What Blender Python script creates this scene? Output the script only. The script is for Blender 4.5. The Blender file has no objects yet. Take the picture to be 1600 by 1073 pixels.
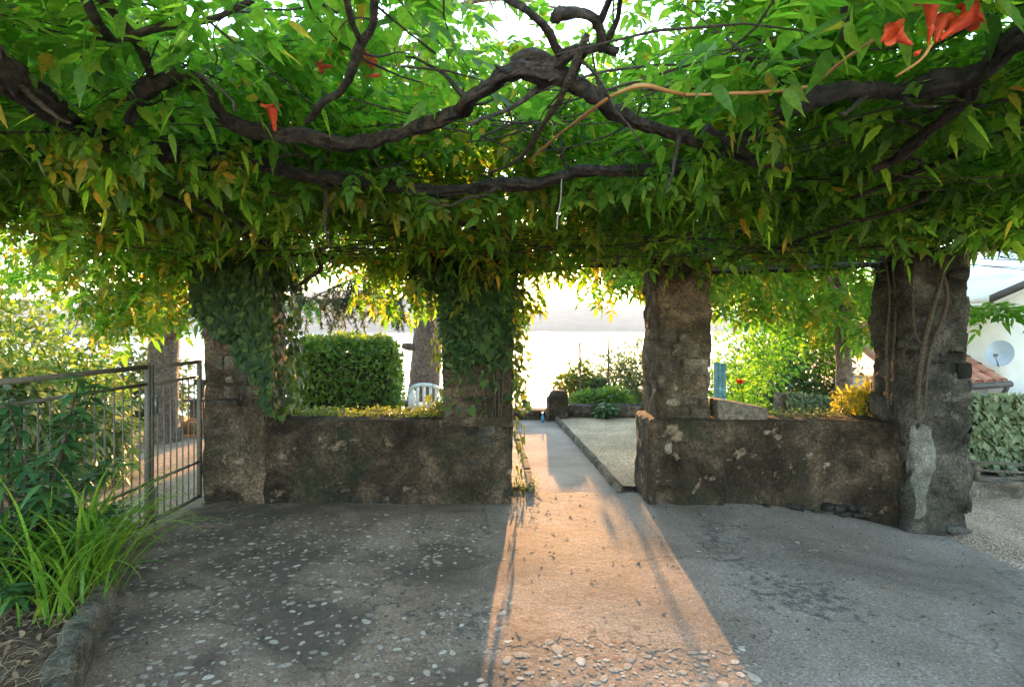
import bpy, bmesh, math, random
import numpy as np
from mathutils import Vector, Matrix, noise

random.seed(11)
rng = np.random.default_rng(11)
SC = bpy.context.scene
COL = SC.collection
R = math.radians

# ------------------------------------------------------------------ camera, sky, sun, exposure
CAM_Z, FPX, CX, HY = 1.6, 900.0, 800.0, 512.0      # eye height, focal length in pixels of the 1600 px photograph, horizon row
cam_d = bpy.data.cameras.new('camera')
cam_d.sensor_width = 36.0
cam_d.lens = 36.0 * FPX / 1600.0
cam_d.shift_y = -(536.5 - HY) / 1600.0
cam_d.clip_start = 0.05
cam_d.clip_end = 12000
cam = bpy.data.objects.new('camera', cam_d)
cam.location = (0, 0, CAM_Z)
cam.rotation_euler = (R(90), 0, 0)
COL.objects.link(cam)
SC.camera = cam

SUN_EL, SUN_AZ = R(6.8), math.atan(0.052)           # the sun stands low over the lake, a little right of the view axis (+Y)
world = bpy.data.worlds.new('World'); SC.world = world
world.use_nodes = True
wn = world.node_tree.nodes; wl = world.node_tree.links
sky = wn.new('ShaderNodeTexSky'); sky.sky_type = 'NISHITA'; sky.sun_disc = False
sky.sun_elevation = SUN_EL; sky.sun_rotation = SUN_AZ
sky.altitude = 200; sky.air_density = 1.0; sky.dust_density = 0.3; sky.ozone_density = 1.0
bg = wn['Background']; bg.inputs[1].default_value = 0.15
wl.new(sky.outputs[0], bg.inputs[0])
sun_d = bpy.data.lights.new('sun', 'SUN'); sun_d.energy = 2.0; sun_d.angle = R(0.6); sun_d.color = (1.0, 0.5, 0.19)
sun = bpy.data.objects.new('sun', sun_d); COL.objects.link(sun)
sd = Vector((math.sin(SUN_AZ) * math.cos(SUN_EL), math.cos(SUN_AZ) * math.cos(SUN_EL), math.sin(SUN_EL)))
sun.rotation_euler = sd.to_track_quat('Z', 'Y').to_euler()
sun.location = sd * 60

SC.view_settings.view_transform = 'Standard'
SC.view_settings.look = 'None'
SC.view_settings.gamma = 1.0
SC.view_settings.use_curve_mapping = False
SC.view_settings.exposure = 3.7
SC.render.engine = 'CYCLES'
SC.cycles.use_denoising = True
SC.cycles.max_bounces = 10
SC.cycles.diffuse_bounces = 6
SC.cycles.transmission_bounces = 8
SC.cycles.volume_bounces = 0
SC.cycles.caustics_reflective = False
SC.cycles.caustics_refractive = False
SC.cycles.sample_clamp_indirect = 6.0

# ------------------------------------------------------------------ helpers
def at(px, py, Y):
    return ((px - CX) * Y / FPX, Y, CAM_Z + (HY - py) * Y / FPX)

def atz(px, py, z):
    Y = (z - CAM_Z) * FPX / (HY - py)
    return ((px - CX) * Y / FPX, Y, z)

def tag(o, label=None, cat=None, group=None, kind=None):
    if label: o['label'] = label
    if cat: o['category'] = cat
    if group: o['group'] = group
    if kind or cat: o['kind'] = kind or 'thing'
    return o

def empty(name, loc=(0, 0, 0), parent=None):
    o = bpy.data.objects.new(name, None); o.location = loc; o.empty_display_size = 0.1
    COL.objects.link(o)
    if parent: put(o, parent)
    return o

def put(o, parent):
    """child with its geometry kept where it was built (world coordinates)"""
    o.parent = parent
    p = parent
    off = Vector((0, 0, 0))
    while p is not None:
        off += Vector(p.location); p = p.parent
    o.location = Vector(o.location) - off

def mesh_np(name, V, F):
    V = np.ascontiguousarray(V, dtype=np.float32); F = np.ascontiguousarray(F, dtype=np.int32)
    me = bpy.data.meshes.new(name)
    n, m, k = len(V), len(F), F.shape[1]
    me.vertices.add(n); me.vertices.foreach_set('co', V.ravel())
    me.loops.add(m * k); me.loops.foreach_set('vertex_index', F.ravel())
    me.polygons.add(m); me.polygons.foreach_set('loop_start', np.arange(0, m * k, k, dtype=np.int32))
    me.polygons.foreach_set('loop_total', np.full(m, k, dtype=np.int32))
    me.update(calc_edges=True)
    return me

class MB:
    """collects triangles; build() links them as ONE mesh object"""
    def __init__(self): self.V = []; self.F = []; self.n = 0
    def add(self, V, F):
        V = np.asarray(V, dtype=np.float64).reshape(-1, 3); F = np.asarray(F, dtype=np.int64).reshape(-1, 3)
        self.V.append(V); self.F.append(F + self.n); self.n += len(V)
        return self
    def arrays(self): return np.concatenate(self.V), np.concatenate(self.F)
    def build(self, name, mat, parent=None, smooth=False):
        V, F = self.arrays()
        return obj_np(name, V, F, mat, parent, smooth)

def obj_np(name, V, F, mat, parent=None, smooth=False):
    me = mesh_np(name, V, F)
    me.materials.append(mat)
    if smooth: me.polygons.foreach_set('use_smooth', np.ones(len(me.polygons), dtype=bool))
    o = bpy.data.objects.new(name, me); COL.objects.link(o)
    if parent: put(o, parent)
    return o

def obj_me(name, me, loc=(0, 0, 0), rot=None, scale=None, parent=None):
    o = bpy.data.objects.new(name, me); o.location = loc
    if rot is not None: o.rotation_euler = rot
    if scale is not None: o.scale = scale
    COL.objects.link(o)
    if parent: put(o, parent)
    return o

def quads(Q):
    Q = np.asarray(Q).reshape(-1, 4)
    return np.concatenate([Q[:, [0, 1, 2]], Q[:, [0, 2, 3]]])

def grid_faces(nu, nv, flip=False):
    i = np.arange(nu - 1)[:, None] * nv + np.arange(nv - 1)[None, :]
    q = np.stack([i, i + nv, i + nv + 1, i + 1], -1).reshape(-1, 4)
    if flip: q = q[:, ::-1]
    return quads(q)

def box(x0, x1, y0, y1, z0, z1):
    V = [(x, y, z) for x in (x0, x1) for y in (y0, y1) for z in (z0, z1)]
    return V, quads([(0, 1, 3, 2), (4, 6, 7, 5), (0, 4, 5, 1), (2, 3, 7, 6), (0, 2, 6, 4), (1, 5, 7, 3)])

def bar(p, q, w, h=None):
    """a square bar between two points"""
    p = Vector(p); q = Vector(q); h = h or w
    d = (q - p).normalized()
    up = Vector((0, 0, 1)) if abs(d.z) < 0.95 else Vector((0, 1, 0))
    s = d.cross(up).normalized() * w / 2; u = s.cross(d).normalized() * h / 2
    V = [tuple(c + a * s + b * u) for c in (p, q) for a, b in ((-1, -1), (1, -1), (1, 1), (-1, 1))]
    return V, quads([(0, 1, 5, 4), (1, 2, 6, 5), (2, 3, 7, 6), (3, 0, 4, 7), (0, 3, 2, 1), (4, 5, 6, 7)])

def catmull(P, step):
    P = np.asarray(P, float)
    if len(P) == 2:
        n = max(2, int(np.linalg.norm(P[1, :3] - P[0, :3]) / step) + 1)
        t = np.linspace(0, 1, n)[:, None]
        return P[0] * (1 - t) + P[1] * t
    Q = np.vstack([2 * P[0] - P[1], P, 2 * P[-1] - P[-2]])
    out = []
    for i in range(1, len(Q) - 2):
        a, b, c, d = Q[i - 1], Q[i], Q[i + 1], Q[i + 2]
        n = max(2, int(np.linalg.norm(c[:3] - b[:3]) / step) + 1)
        t = np.linspace(0, 1, n, endpoint=False)[:, None]
        out.append(0.5 * (2 * b + (c - a) * t + (2 * a - 5 * b + 4 * c - d) * t ** 2 + (3 * b - a - 3 * c + d) * t ** 3))
    out.append(P[-1:])
    return np.vstack(out)

def tube(P, nseg=8, knob=0.0, twist=0.0, freq=9.0, step=None, seed=0.0, ridge=0.0):
    """P: rows x, y, z, radius"""
    P = np.asarray(P, float)
    if step: P = catmull(P, step)
    C = P[:, :3]; rad = P[:, 3]
    T = np.gradient(C, axis=0); T /= np.linalg.norm(T, axis=1)[:, None] + 1e-9
    n = len(C)
    u = np.array([0, 0, 1.0]) if abs(T[0, 2]) < 0.9 else np.array([1.0, 0, 0])
    U = np.zeros_like(C)
    for i in range(n):
        u = u - T[i] * np.dot(u, T[i]); u /= np.linalg.norm(u) + 1e-9
        U[i] = u
    W = np.cross(T, U)
    a = np.linspace(0, 2 * np.pi, nseg, endpoint=False)[None, :] + twist * np.arange(n)[:, None]
    r = np.repeat(rad[:, None], nseg, 1)
    if knob > 0:
        for i in range(n):
            for j in range(nseg):
                aa = a[i, j]
                p = Vector((C[i, 0] * freq + math.cos(aa) * 0.9 + seed, C[i, 1] * freq + math.sin(aa) * 0.9, C[i, 2] * freq))
                k_ = knob * (noise.noise(p) + 0.5 * noise.noise(p * 2.7))
                if ridge:   # long flaking ridges that run with the stem
                    k_ += ridge * noise.noise(Vector((math.cos(aa) * 2.6 + seed, math.sin(aa) * 2.6, i * 0.09))) + 0.5 * ridge * noise.noise(Vector((math.cos(aa) * 6, math.sin(aa) * 6 + seed, i * 0.2)))
                r[i, j] *= 1 + k_
    V = C[:, None, :] + r[..., None] * (np.cos(a)[..., None] * U[:, None, :] + np.sin(a)[..., None] * W[:, None, :])
    V = V.reshape(-1, 3)
    i = np.arange(n - 1)[:, None] * nseg; j = np.arange(nseg)[None, :]; j2 = (j + 1) % nseg
    q = np.stack([i + j, i + j2, i + nseg + j2, i + nseg + j], -1).reshape(-1, 4)
    F = quads(q)
    c0 = len(V); V = np.vstack([V, C[:1], C[-1:]])
    jj = np.arange(nseg); j2 = (jj + 1) % nseg
    F = np.vstack([F, np.stack([j2, jj, np.full(nseg, c0)], -1),
                   np.stack([(n - 1) * nseg + jj, (n - 1) * nseg + j2, np.full(nseg, c0 + 1)], -1)])
    return V, F

def fbm(x, y, z, oct=3):
    p = Vector((x, y, z)); s = 0.0; a = 1.0
    for _ in range(oct):
        s += a * noise.noise(p); p = p * 2.1 + Vector((3.1, 1.7, 5.3)); a *= 0.5
    return s

def sstep(a, b, x):
    t = np.clip((x - a) / (b - a), 0, 1); return t * t * (3 - 2 * t)

def frames(d, u):
    """rotation matrices with local X along d and local Z as near to u as can be"""
    x = d / (np.linalg.norm(d, axis=1)[:, None] + 1e-9)
    y = np.cross(u, x); y /= np.linalg.norm(y, axis=1)[:, None] + 1e-9
    z = np.cross(x, y)
    return np.stack([x, y, z], -1)

def scatter(T, M, P, S):
    """copies of the template T = (V, F) at points P with frames M and sizes S, as one array pair"""
    V0, F0 = T
    V0 = np.asarray(V0); F0 = np.asarray(F0)
    V = np.einsum('nij,vj->nvi', M, V0) * S[:, None, None] + P[:, None, :]
    F = F0[None] + (np.arange(len(P)) * len(V0))[:, None, None]
    return V.reshape(-1, 3), F.reshape(-1, 3)

def unit(n):
    v = rng.normal(size=(n, 3)); return v / np.linalg.norm(v, axis=1)[:, None]

# ------------------------------------------------------------------ materials
def new_mat(name):
    m = bpy.data.materials.new(name); m.use_nodes = True
    return m, m.node_tree.nodes, m.node_tree.links, m.node_tree.nodes['Principled BSDF']

def ramp(n, pts, interp='LINEAR'):
    r = n.new('ShaderNodeValToRGB'); e = r.color_ramp.elements; r.color_ramp.interpolation = interp
    while len(e) < len(pts): e.new(0.5)
    for k, (p, c) in zip(e, pts):
        k.position = p; k.color = (*c, 1) if len(c) == 3 else c
    return r

def tex_noise(n, l, scale, vec=None, detail=6, rough=0.55, dist=0.0):
    t = n.new('ShaderNodeTexNoise'); t.inputs['Scale'].default_value = scale; t.inputs['Detail'].default_value = detail
    t.inputs['Roughness'].default_value = rough; t.inputs['Distortion'].default_value = dist
    if vec is not None: l.new(vec, t.inputs['Vector'])
    return t

def mixc(n, l, fac, a, b, mode='MIX'):
    x = n.new('ShaderNodeMix'); x.data_type = 'RGBA'; x.blend_type = mode
    for s, v in ((0, fac), (6, a), (7, b)):
        if hasattr(v, 'is_linked') or hasattr(v, 'links'): l.new(v, x.inputs[s])
        elif isinstance(v, (int, float)): x.inputs[s].default_value = v
        else: x.inputs[s].default_value = (*v, 1)
    return x.outputs[2]

def bumpn(n, l, h, strength, dist, prev=None):
    b = n.new('ShaderNodeBump'); b.inputs['Strength'].default_value = strength; b.inputs['Distance'].default_value = dist
    l.new(h, b.inputs['Height'])
    if prev is not None: l.new(prev, b.inputs['Normal'])
    return b.outputs[0]

def pos(n):
    return n.new('ShaderNodeNewGeometry').outputs['Position']

def mat_leaf(name, refl, trans, tw=0.45, rough=0.45, yellow=None, yfrac=0.0, spec=0.35):
    """refl / trans: three colours each, spread over the leaves at random"""
    m, n, l, p = new_mat(name)
    g = n.new('ShaderNodeNewGeometry'); oi = n.new('ShaderNodeObjectInfo')
    ad = n.new('ShaderNodeMath'); ad.operation = 'ADD'
    l.new(g.outputs['Random Per Island'], ad.inputs[0]); l.new(oi.outputs['Random'], ad.inputs[1])
    fr = n.new('ShaderNodeMath'); fr.operation = 'FRACT'; l.new(ad.outputs[0], fr.inputs[0])
    a = list(zip((0.0, 0.5, 0.96), refl)); b = list(zip((0.0, 0.5, 0.96), trans))
    if yellow:
        a += [(1.0 - yfrac, refl[2]), (min(1.0, 1.0 - yfrac + 0.005), yellow)]
        b += [(1.0 - yfrac, trans[2]), (min(1.0, 1.0 - yfrac + 0.005), tuple(min(1, 1.6 * c) for c in yellow))]
        a[2] = (0.9 - yfrac, refl[2]); b[2] = (0.9 - yfrac, trans[2])
    ra = ramp(n, a); rb = ramp(n, b)
    l.new(fr.outputs[0], ra.inputs[0]); l.new(fr.outputs[0], rb.inputs[0])
    nz = tex_noise(n, l, 55, g.outputs['Position'], 3, 0.6); rz = ramp(n, [(0.3, (0.72, 0.72, 0.72)), (0.7, (1.25, 1.25, 1.2))]); l.new(nz.outputs[0], rz.inputs[0])
    l.new(mixc(n, l, 1.0, ra.outputs[0], rz.outputs[0], 'MULTIPLY'), p.inputs['Base Color'])
    p.inputs['Roughness'].default_value = rough; p.inputs['Specular IOR Level'].default_value = spec
    l.new(bumpn(n, l, nz.outputs[0], 0.35, 0.006), p.inputs['Normal'])
    t = n.new('ShaderNodeBsdfTranslucent'); l.new(mixc(n, l, 1.0, rb.outputs[0], rz.outputs[0], 'MULTIPLY'), t.inputs[0])
    mx = n.new('ShaderNodeMixShader'); mx.inputs[0].default_value = tw
    l.new(p.outputs[0], mx.inputs[1]); l.new(t.outputs[0], mx.inputs[2])
    l.new(mx.outputs[0], n['Material Output'].inputs[0])
    return m

def mat_bark(name, c1, c2, scale=14, lichen=0.0, bump=0.6):
    m, n, l, p = new_mat(name)
    v = pos(n)
    t = tex_noise(n, l, scale, v, 8, 0.65, 0.6)
    r = ramp(n, [(0.4, c1), (0.58, c2), (0.72, tuple(1.7 * q for q in c2))]); l.new(t.outputs[0], r.inputs[0])
    c = r.outputs[0]
    if lichen > 0:
        t2 = tex_noise(n, l, 3.2, v, 5, 0.7, 0.4); r2 = ramp(n, [(0.66, (0, 0, 0)), (0.69, (lichen,) * 3)])
        l.new(t2.outputs[0], r2.inputs[0])
        c = mixc(n, l, r2.outputs[0], c, (0.42, 0.44, 0.40))
    l.new(c, p.inputs['Base Color']); p.inputs['Roughness'].default_value = 0.85
    w = n.new('ShaderNodeTexWave'); w.inputs['Scale'].default_value = scale * 1.5; w.inputs['Distortion'].default_value = 9
    w.inputs['Detail'].default_value = 4; l.new(v, w.inputs['Vector'])
    l.new(bumpn(n, l, t.outputs[0], min(1, bump * 1.6), 0.03, bumpn(n, l, w.outputs[1], bump * 0.7, 0.012)), p.inputs['Normal'])
    return m

def mat_plaster(name, dark, mid, light, moss=0.5, scale=1.0, pale=(0.34, 0.29, 0.24), palef=0.62, vary=0.0):
    """old lime plaster and mortar: blotches, moss stains, pale patches where the skin has come off"""
    m, n, l, p = new_mat(name)
    v = pos(n)
    big = tex_noise(n, l, 2.3 * scale, v, 7, 0.62, 0.5)
    r = ramp(n, [(0.36, dark), (0.5, mid), (0.63, light)]); l.new(big.outputs[0], r.inputs[0])
    fine = tex_noise(n, l, 38 * scale, v, 8, 0.7)
    rf = ramp(n, [(0.32, (0.4,) * 3), (0.68, (1.5,) * 3)]); l.new(fine.outputs[0], rf.inputs[0])
    c = mixc(n, l, 1.0, r.outputs[0], rf.outputs[0], 'MULTIPLY')
    mo = tex_noise(n, l, 1.7 * scale, v, 6, 0.68, 0.8); mo.noise_dimensions = '4D'; mo.inputs['W'].default_value = 4.2
    rm = ramp(n, [(0.5, (0, 0, 0)), (0.62, (moss,) * 3)]); l.new(mo.outputs[0], rm.inputs[0])
    c = mixc(n, l, rm.outputs[0], c, (0.022, 0.024, 0.014))
    pa = tex_noise(n, l, 4.1 * scale, v, 8, 0.7, 0.3); pa.noise_dimensions = '4D'; pa.inputs['W'].default_value = 9.1
    rp = ramp(n, [(palef, (0, 0, 0)), (palef + 0.05, (0.75,) * 3)]); l.new(pa.outputs[0], rp.inputs[0])
    c = mixc(n, l, rp.outputs[0], c, pale)
    # grains of aggregate showing in the worn skin, light and dark
    ag = n.new('ShaderNodeTexVoronoi'); ag.inputs['Scale'].default_value = 55 * scale; ag.inputs['Randomness'].default_value = 1.0; l.new(v, ag.inputs['Vector'])
    ra = ramp(n, [(0.0, (1.9,) * 3), (0.22, (1.0,) * 3), (0.75, (1.0,) * 3), (1.0, (0.35,) * 3)]); sa = n.new('ShaderNodeSeparateColor'); l.new(ag.outputs['Color'], sa.inputs[0]); l.new(sa.outputs[1], ra.inputs[0])
    c = mixc(n, l, 0.5, c, mixc(n, l, 1.0, c, ra.outputs[0], 'MULTIPLY'))
    # hairline cracks
    cw = tex_noise(n, l, 5 * scale, v, 5, 0.6); cs = n.new('ShaderNodeVectorMath'); cs.operation = 'SCALE'; cs.inputs['Scale'].default_value = 0.25; l.new(cw.outputs[1], cs.inputs[0])
    ca = n.new('ShaderNodeVectorMath'); ca.operation = 'ADD'; l.new(v, ca.inputs[0]); l.new(cs.outputs[0], ca.inputs[1])
    cv = n.new('ShaderNodeTexVoronoi'); cv.feature = 'DISTANCE_TO_EDGE'; cv.inputs['Scale'].default_value = 3.3 * scale; l.new(ca.outputs[0], cv.inputs['Vector'])
    rc = ramp(n, [(0.0, (0.75,) * 3), (0.02, (0, 0, 0))]); l.new(cv.outputs[0], rc.inputs[0])
    c = mixc(n, l, rc.outputs[0], c, (0.012, 0.01, 0.008))
    if vary:
        oi = n.new('ShaderNodeObjectInfo'); rv = ramp(n, [(0.0, (1 - vary,) * 3), (0.7, (1.0,) * 3), (1.0, (1 + 1.4 * vary,) * 3)]); l.new(oi.outputs['Random'], rv.inputs[0])
        c = mixc(n, l, 1.0, c, rv.outputs[0], 'MULTIPLY')
    l.new(c, p.inputs['Base Color']); p.inputs['Roughness'].default_value = 0.95
    p.inputs['Specular IOR Level'].default_value = 0.2
    vo = n.new('ShaderNodeTexVoronoi'); vo.inputs['Scale'].default_value = 26 * scale; l.new(v, vo.inputs['Vector'])
    nb = bumpn(n, l, fine.outputs[0], 1.0, 0.02)
    nb = bumpn(n, l, vo.outputs[0], 0.4, 0.03, nb)
    nb = bumpn(n, l, pa.outputs[0], 1.0, 0.08, nb)
    l.new(nb, p.inputs['Normal'])
    return m

def mat_plain(name, c1, c2=None, rough=0.6, scale=20, bump=0.1, metal=0.0, spec=0.4):
    m, n, l, p = new_mat(name)
    if c2:
        v = pos(n); t = tex_noise(n, l, scale, v, 5, 0.6); r = ramp(n, [(0.3, c1), (0.7, c2)])
        l.new(t.outputs[0], r.inputs[0]); l.new(r.outputs[0], p.inputs['Base Color'])
        if bump: l.new(bumpn(n, l, t.outputs[0], bump, 0.01), p.inputs['Normal'])
    else:
        p.inputs['Base Color'].default_value = (*c1, 1)
    p.inputs['Roughness'].default_value = rough; p.inputs['Metallic'].default_value = metal
    p.inputs['Specular IOR Level'].default_value = spec
    return m

def mat_concrete():
    m, n, l, p = new_mat('terrace concrete')
    v = pos(n)
    big = tex_noise(n, l, 0.9, v, 6, 0.6, 0.6)
    r = ramp(n, [(0.3, (0.125, 0.098, 0.08)), (0.52, (0.215, 0.172, 0.145)), (0.72, (0.30, 0.245, 0.212))]); l.new(big.outputs[0], r.inputs[0])
    fine = tex_noise(n, l, 70, v, 8, 0.75)
    rf = ramp(n, [(0.3, (0.4,) * 3), (0.7, (1.55,) * 3)]); l.new(fine.outputs[0], rf.inputs[0])
    c = mixc(n, l, 1.0, r.outputs[0], rf.outputs[0], 'MULTIPLY')
    ag = n.new('ShaderNodeTexVoronoi'); ag.inputs['Scale'].default_value = 95; l.new(v, ag.inputs['Vector'])
    ra = ramp(n, [(0.0, (0.45,) * 3), (0.2, (1.0,) * 3), (0.8, (1.0,) * 3), (1.0, (1.7,) * 3)]); sa = n.new('ShaderNodeSeparateColor'); l.new(ag.outputs['Color'], sa.inputs[0]); l.new(sa.outputs[0], ra.inputs[0])
    c = mixc(n, l, 0.7, c, mixc(n, l, 1.0, c, ra.outputs[0], 'MULTIPLY'))
    br = tex_noise(n, l, 1.35, v, 7, 0.65, 0.7); br.noise_dimensions = '4D'; br.inputs['W'].default_value = 2.7
    rb = ramp(n, [(0.44, (0, 0, 0)), (0.6, (0.85,) * 3)]); l.new(br.outputs[0], rb.inputs[0])
    sx_ = n.new('ShaderNodeSeparateXYZ'); l.new(v, sx_.inputs[0])       # the older, browner pour lies left of the middle strip
    mr = n.new('ShaderNodeMapRange'); mr.inputs[1].default_value = 0.5; mr.inputs[2].default_value = -0.4; mr.inputs[3].default_value = 0.3; mr.inputs[4].default_value = 1.0
    l.new(sx_.outputs[0], mr.inputs[0])
    mm = n.new('ShaderNodeMath'); mm.operation = 'MULTIPLY'; l.new(rb.outputs[0], mm.inputs[0]); l.new(mr.outputs[0], mm.inputs[1])
    ol = n.new('ShaderNodeMapRange'); ol.inputs[1].default_value = 0.1; ol.inputs[2].default_value = -0.5; l.new(sx_.outputs[0], ol.inputs[0])
    c = mixc(n, l, ol.outputs[0], c, mixc(n, l, 1.0, c, (1.08, 0.92, 0.8), 'MULTIPLY'))
    c = mixc(n, l, mm.outputs[0], c, (0.075, 0.053, 0.039))
    # cracks
    w = tex_noise(n, l, 2.2, v, 6, 0.6)
    ws = n.new('ShaderNodeVectorMath'); ws.operation = 'SCALE'; ws.inputs['Scale'].default_value = 0.55; l.new(w.outputs[1], ws.inputs[0])
    wa = n.new('ShaderNodeVectorMath'); wa.operation = 'ADD'; l.new(v, wa.inputs[0]); l.new(ws.outputs[0], wa.inputs[1])
    vo = n.new('ShaderNodeTexVoronoi'); vo.feature = 'DISTANCE_TO_EDGE'; vo.inputs['Scale'].default_value = 0.42
    l.new(wa.outputs[0], vo.inputs['Vector'])
    rc = ramp(n, [(0.0, (0.6,) * 3), (0.006, (0, 0, 0))]); l.new(vo.outputs[0], rc.inputs[0])
    c = mixc(n, l, rc.outputs[0], c, (0.03, 0.027, 0.024))
    # dark scuffed grit in patches
    g1 = tex_noise(n, l, 16, v, 5, 0.7); g2 = tex_noise(n, l, 1.1, v, 3, 0.5); g2.noise_dimensions = '4D'; g2.inputs['W'].default_value = 7
    mu = n.new('ShaderNodeMath'); mu.operation = 'MULTIPLY'; l.new(g1.outputs[0], mu.inputs[0]); l.new(g2.outputs[0], mu.inputs[1])
    rg = ramp(n, [(0.3, (0, 0, 0)), (0.37, (0.8,) * 3)]); l.new(mu.outputs[0], rg.inputs[0])
    c = mixc(n, l, rg.outputs[0], c, (0.055, 0.05, 0.047))
    l.new(c, p.inputs['Base Color']); p.inputs['Roughness'].default_value = 0.85
    p.inputs['Specular IOR Level'].default_value = 0.3
    nb = bumpn(n, l, fine.outputs[0], 0.55, 0.006)
    nb = bumpn(n, l, g1.outputs[0], 0.5, 0.012, nb)
    l.new(nb, p.inputs['Normal'])
    return m

M = {}
M['concrete'] = mat_concrete()
M['wall'] = mat_plaster('old dark plaster', (0.015, 0.0102, 0.0068), (0.041, 0.0285, 0.0198), (0.095, 0.067, 0.048), 0.85, pale=(0.23, 0.168, 0.125), palef=0.59)
M['pillar'] = mat_plaster('rubble mortar', (0.04, 0.028, 0.019), (0.085, 0.061, 0.043), (0.165, 0.121, 0.088), 0.55, 1.1, pale=(0.3, 0.232, 0.175))
M['pillar_dark'] = mat_plaster('dark rubble mortar', (0.03, 0.027, 0.025), (0.06, 0.054, 0.048), (0.11, 0.098, 0.085), 0.55, 1.4, pale=(0.2, 0.185, 0.16))  # darker, greyer mortar for the lane pillar
M['stone'] = mat_plaster('field stone', (0.075, 0.06, 0.048), (0.14, 0.113, 0.092), (0.24, 0.2, 0.165), 0.3, 2.2, pale=(0.34, 0.29, 0.245), vary=0.45)
M['stone_dark'] = mat_plaster('dark field stone', (0.03, 0.028, 0.025), (0.065, 0.06, 0.053), (0.12, 0.11, 0.1), 0.5, 2.0, pale=(0.2, 0.185, 0.165), vary=0.5)
M['white_plaster'] = mat_plaster('pale patching plaster', (0.11, 0.103, 0.094), (0.19, 0.182, 0.17), (0.27, 0.26, 0.245), 0.25, 2.2, pale=(0.09, 0.08, 0.07), palef=0.63)
def mat_pebble():
    m, n, l, p = new_mat('pale pebble')
    g = n.new('ShaderNodeNewGeometry'); oi = n.new('ShaderNodeObjectInfo')
    ad = n.new('ShaderNodeMath'); ad.operation = 'ADD'; l.new(g.outputs['Random Per Island'], ad.inputs[0]); l.new(oi.outputs['Random'], ad.inputs[1])
    fr = n.new('ShaderNodeMath'); fr.operation = 'FRACT'; l.new(ad.outputs[0], fr.inputs[0])
    r = ramp(n, [(0.0, (0.19, 0.147, 0.118)), (0.35, (0.31, 0.25, 0.205)), (0.8, (0.42, 0.35, 0.29)), (1.0, (0.54, 0.46, 0.39))]); l.new(fr.outputs[0], r.inputs[0])
    t = tex_noise(n, l, 60, g.outputs['Position'], 6, 0.7); rt = ramp(n, [(0.3, (0.55,) * 3), (0.65, (1.15,) * 3)]); l.new(t.outputs[0], rt.inputs[0])
    l.new(mixc(n, l, 1.0, r.outputs[0], rt.outputs[0], 'MULTIPLY'), p.inputs['Base Color']); p.inputs['Roughness'].default_value = 0.9; p.inputs['Specular IOR Level'].default_value = 0.15
    l.new(bumpn(n, l, t.outputs[0], 0.4, 0.006), p.inputs['Normal'])
    return m
M['pebble'] = mat_pebble()
M['bark'] = mat_bark('vine bark', (0.011, 0.0075, 0.0055), (0.062, 0.043, 0.033), 30, 0.0)
M['bark_lichen'] = mat_bark('vine bark with lichen', (0.014, 0.01, 0.008), (0.055, 0.04, 0.032), 30, 0.8)
M['stem'] = mat_bark('thin brown stem', (0.025, 0.017, 0.012), (0.09, 0.062, 0.042), 60)
M['young_stem'] = mat_plain('orange young stem', (0.30, 0.13, 0.04), (0.40, 0.20, 0.07), 0.5, 30, 0.05)
M['trunk'] = mat_bark('conifer bark', (0.09, 0.066, 0.055), (0.22, 0.165, 0.14), 22, 0.0, 0.9)
M['iron'] = mat_plain('painted grey iron', (0.075, 0.065, 0.055), (0.12, 0.105, 0.09), 0.6, 40, 0.08, 0.0, 0.3)
M['pipe'] = mat_plain('grey steel pipe', (0.13, 0.14, 0.15), (0.2, 0.21, 0.22), 0.4, 30, 0.05, 0.6)
M['leaf'] = mat_leaf('trumpet vine leaf', [(0.03, 0.085, 0.014), (0.06, 0.145, 0.02), (0.10, 0.19, 0.028)],
                     [(0.13, 0.36, 0.02), (0.26, 0.56, 0.03), (0.46, 0.68, 0.045)], 0.58, 0.42, (0.42, 0.30, 0.03), 0.02)
M['leaf_yellow'] = mat_leaf('yellow vine leaf', [(0.04, 0.085, 0.012), (0.085, 0.125, 0.015), (0.16, 0.15, 0.02)],
                     [(0.26, 0.40, 0.02), (0.48, 0.52, 0.03), (0.68, 0.52, 0.035)], 0.56, 0.45, (0.45, 0.26, 0.03), 0.06)
M['leaf_lime'] = mat_leaf('lime green leaf', [(0.05, 0.12, 0.015), (0.085, 0.16, 0.02), (0.13, 0.19, 0.025)],
                     [(0.10, 0.36, 0.02), (0.2, 0.5, 0.03), (0.34, 0.58, 0.04)], 0.55, 0.45)
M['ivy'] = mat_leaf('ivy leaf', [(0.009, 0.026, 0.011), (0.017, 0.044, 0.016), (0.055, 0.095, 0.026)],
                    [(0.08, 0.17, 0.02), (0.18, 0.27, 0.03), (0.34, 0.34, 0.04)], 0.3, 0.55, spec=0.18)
M['laurel'] = mat_leaf('dark glossy shrub leaf', [(0.02, 0.06, 0.024), (0.036, 0.10, 0.04), (0.06, 0.14, 0.046)],
                    [(0.06, 0.16, 0.02), (0.10, 0.22, 0.03), (0.16, 0.28, 0.03)], 0.28, 0.28)
M['variegated'] = mat_leaf('cream edged shrub leaf', [(0.03, 0.085, 0.025), (0.075, 0.13, 0.045), (0.22, 0.25, 0.11)],
                    [(0.06, 0.18, 0.03), (0.13, 0.25, 0.05), (0.26, 0.32, 0.11)], 0.35, 0.4)
M['hedge'] = mat_leaf('hedge leaf', [(0.04, 0.10, 0.024), (0.075, 0.155, 0.035), (0.12, 0.2, 0.045)],
                    [(0.14, 0.3, 0.025), (0.26, 0.42, 0.035), (0.38, 0.46, 0.045)], 0.45, 0.4)
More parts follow.
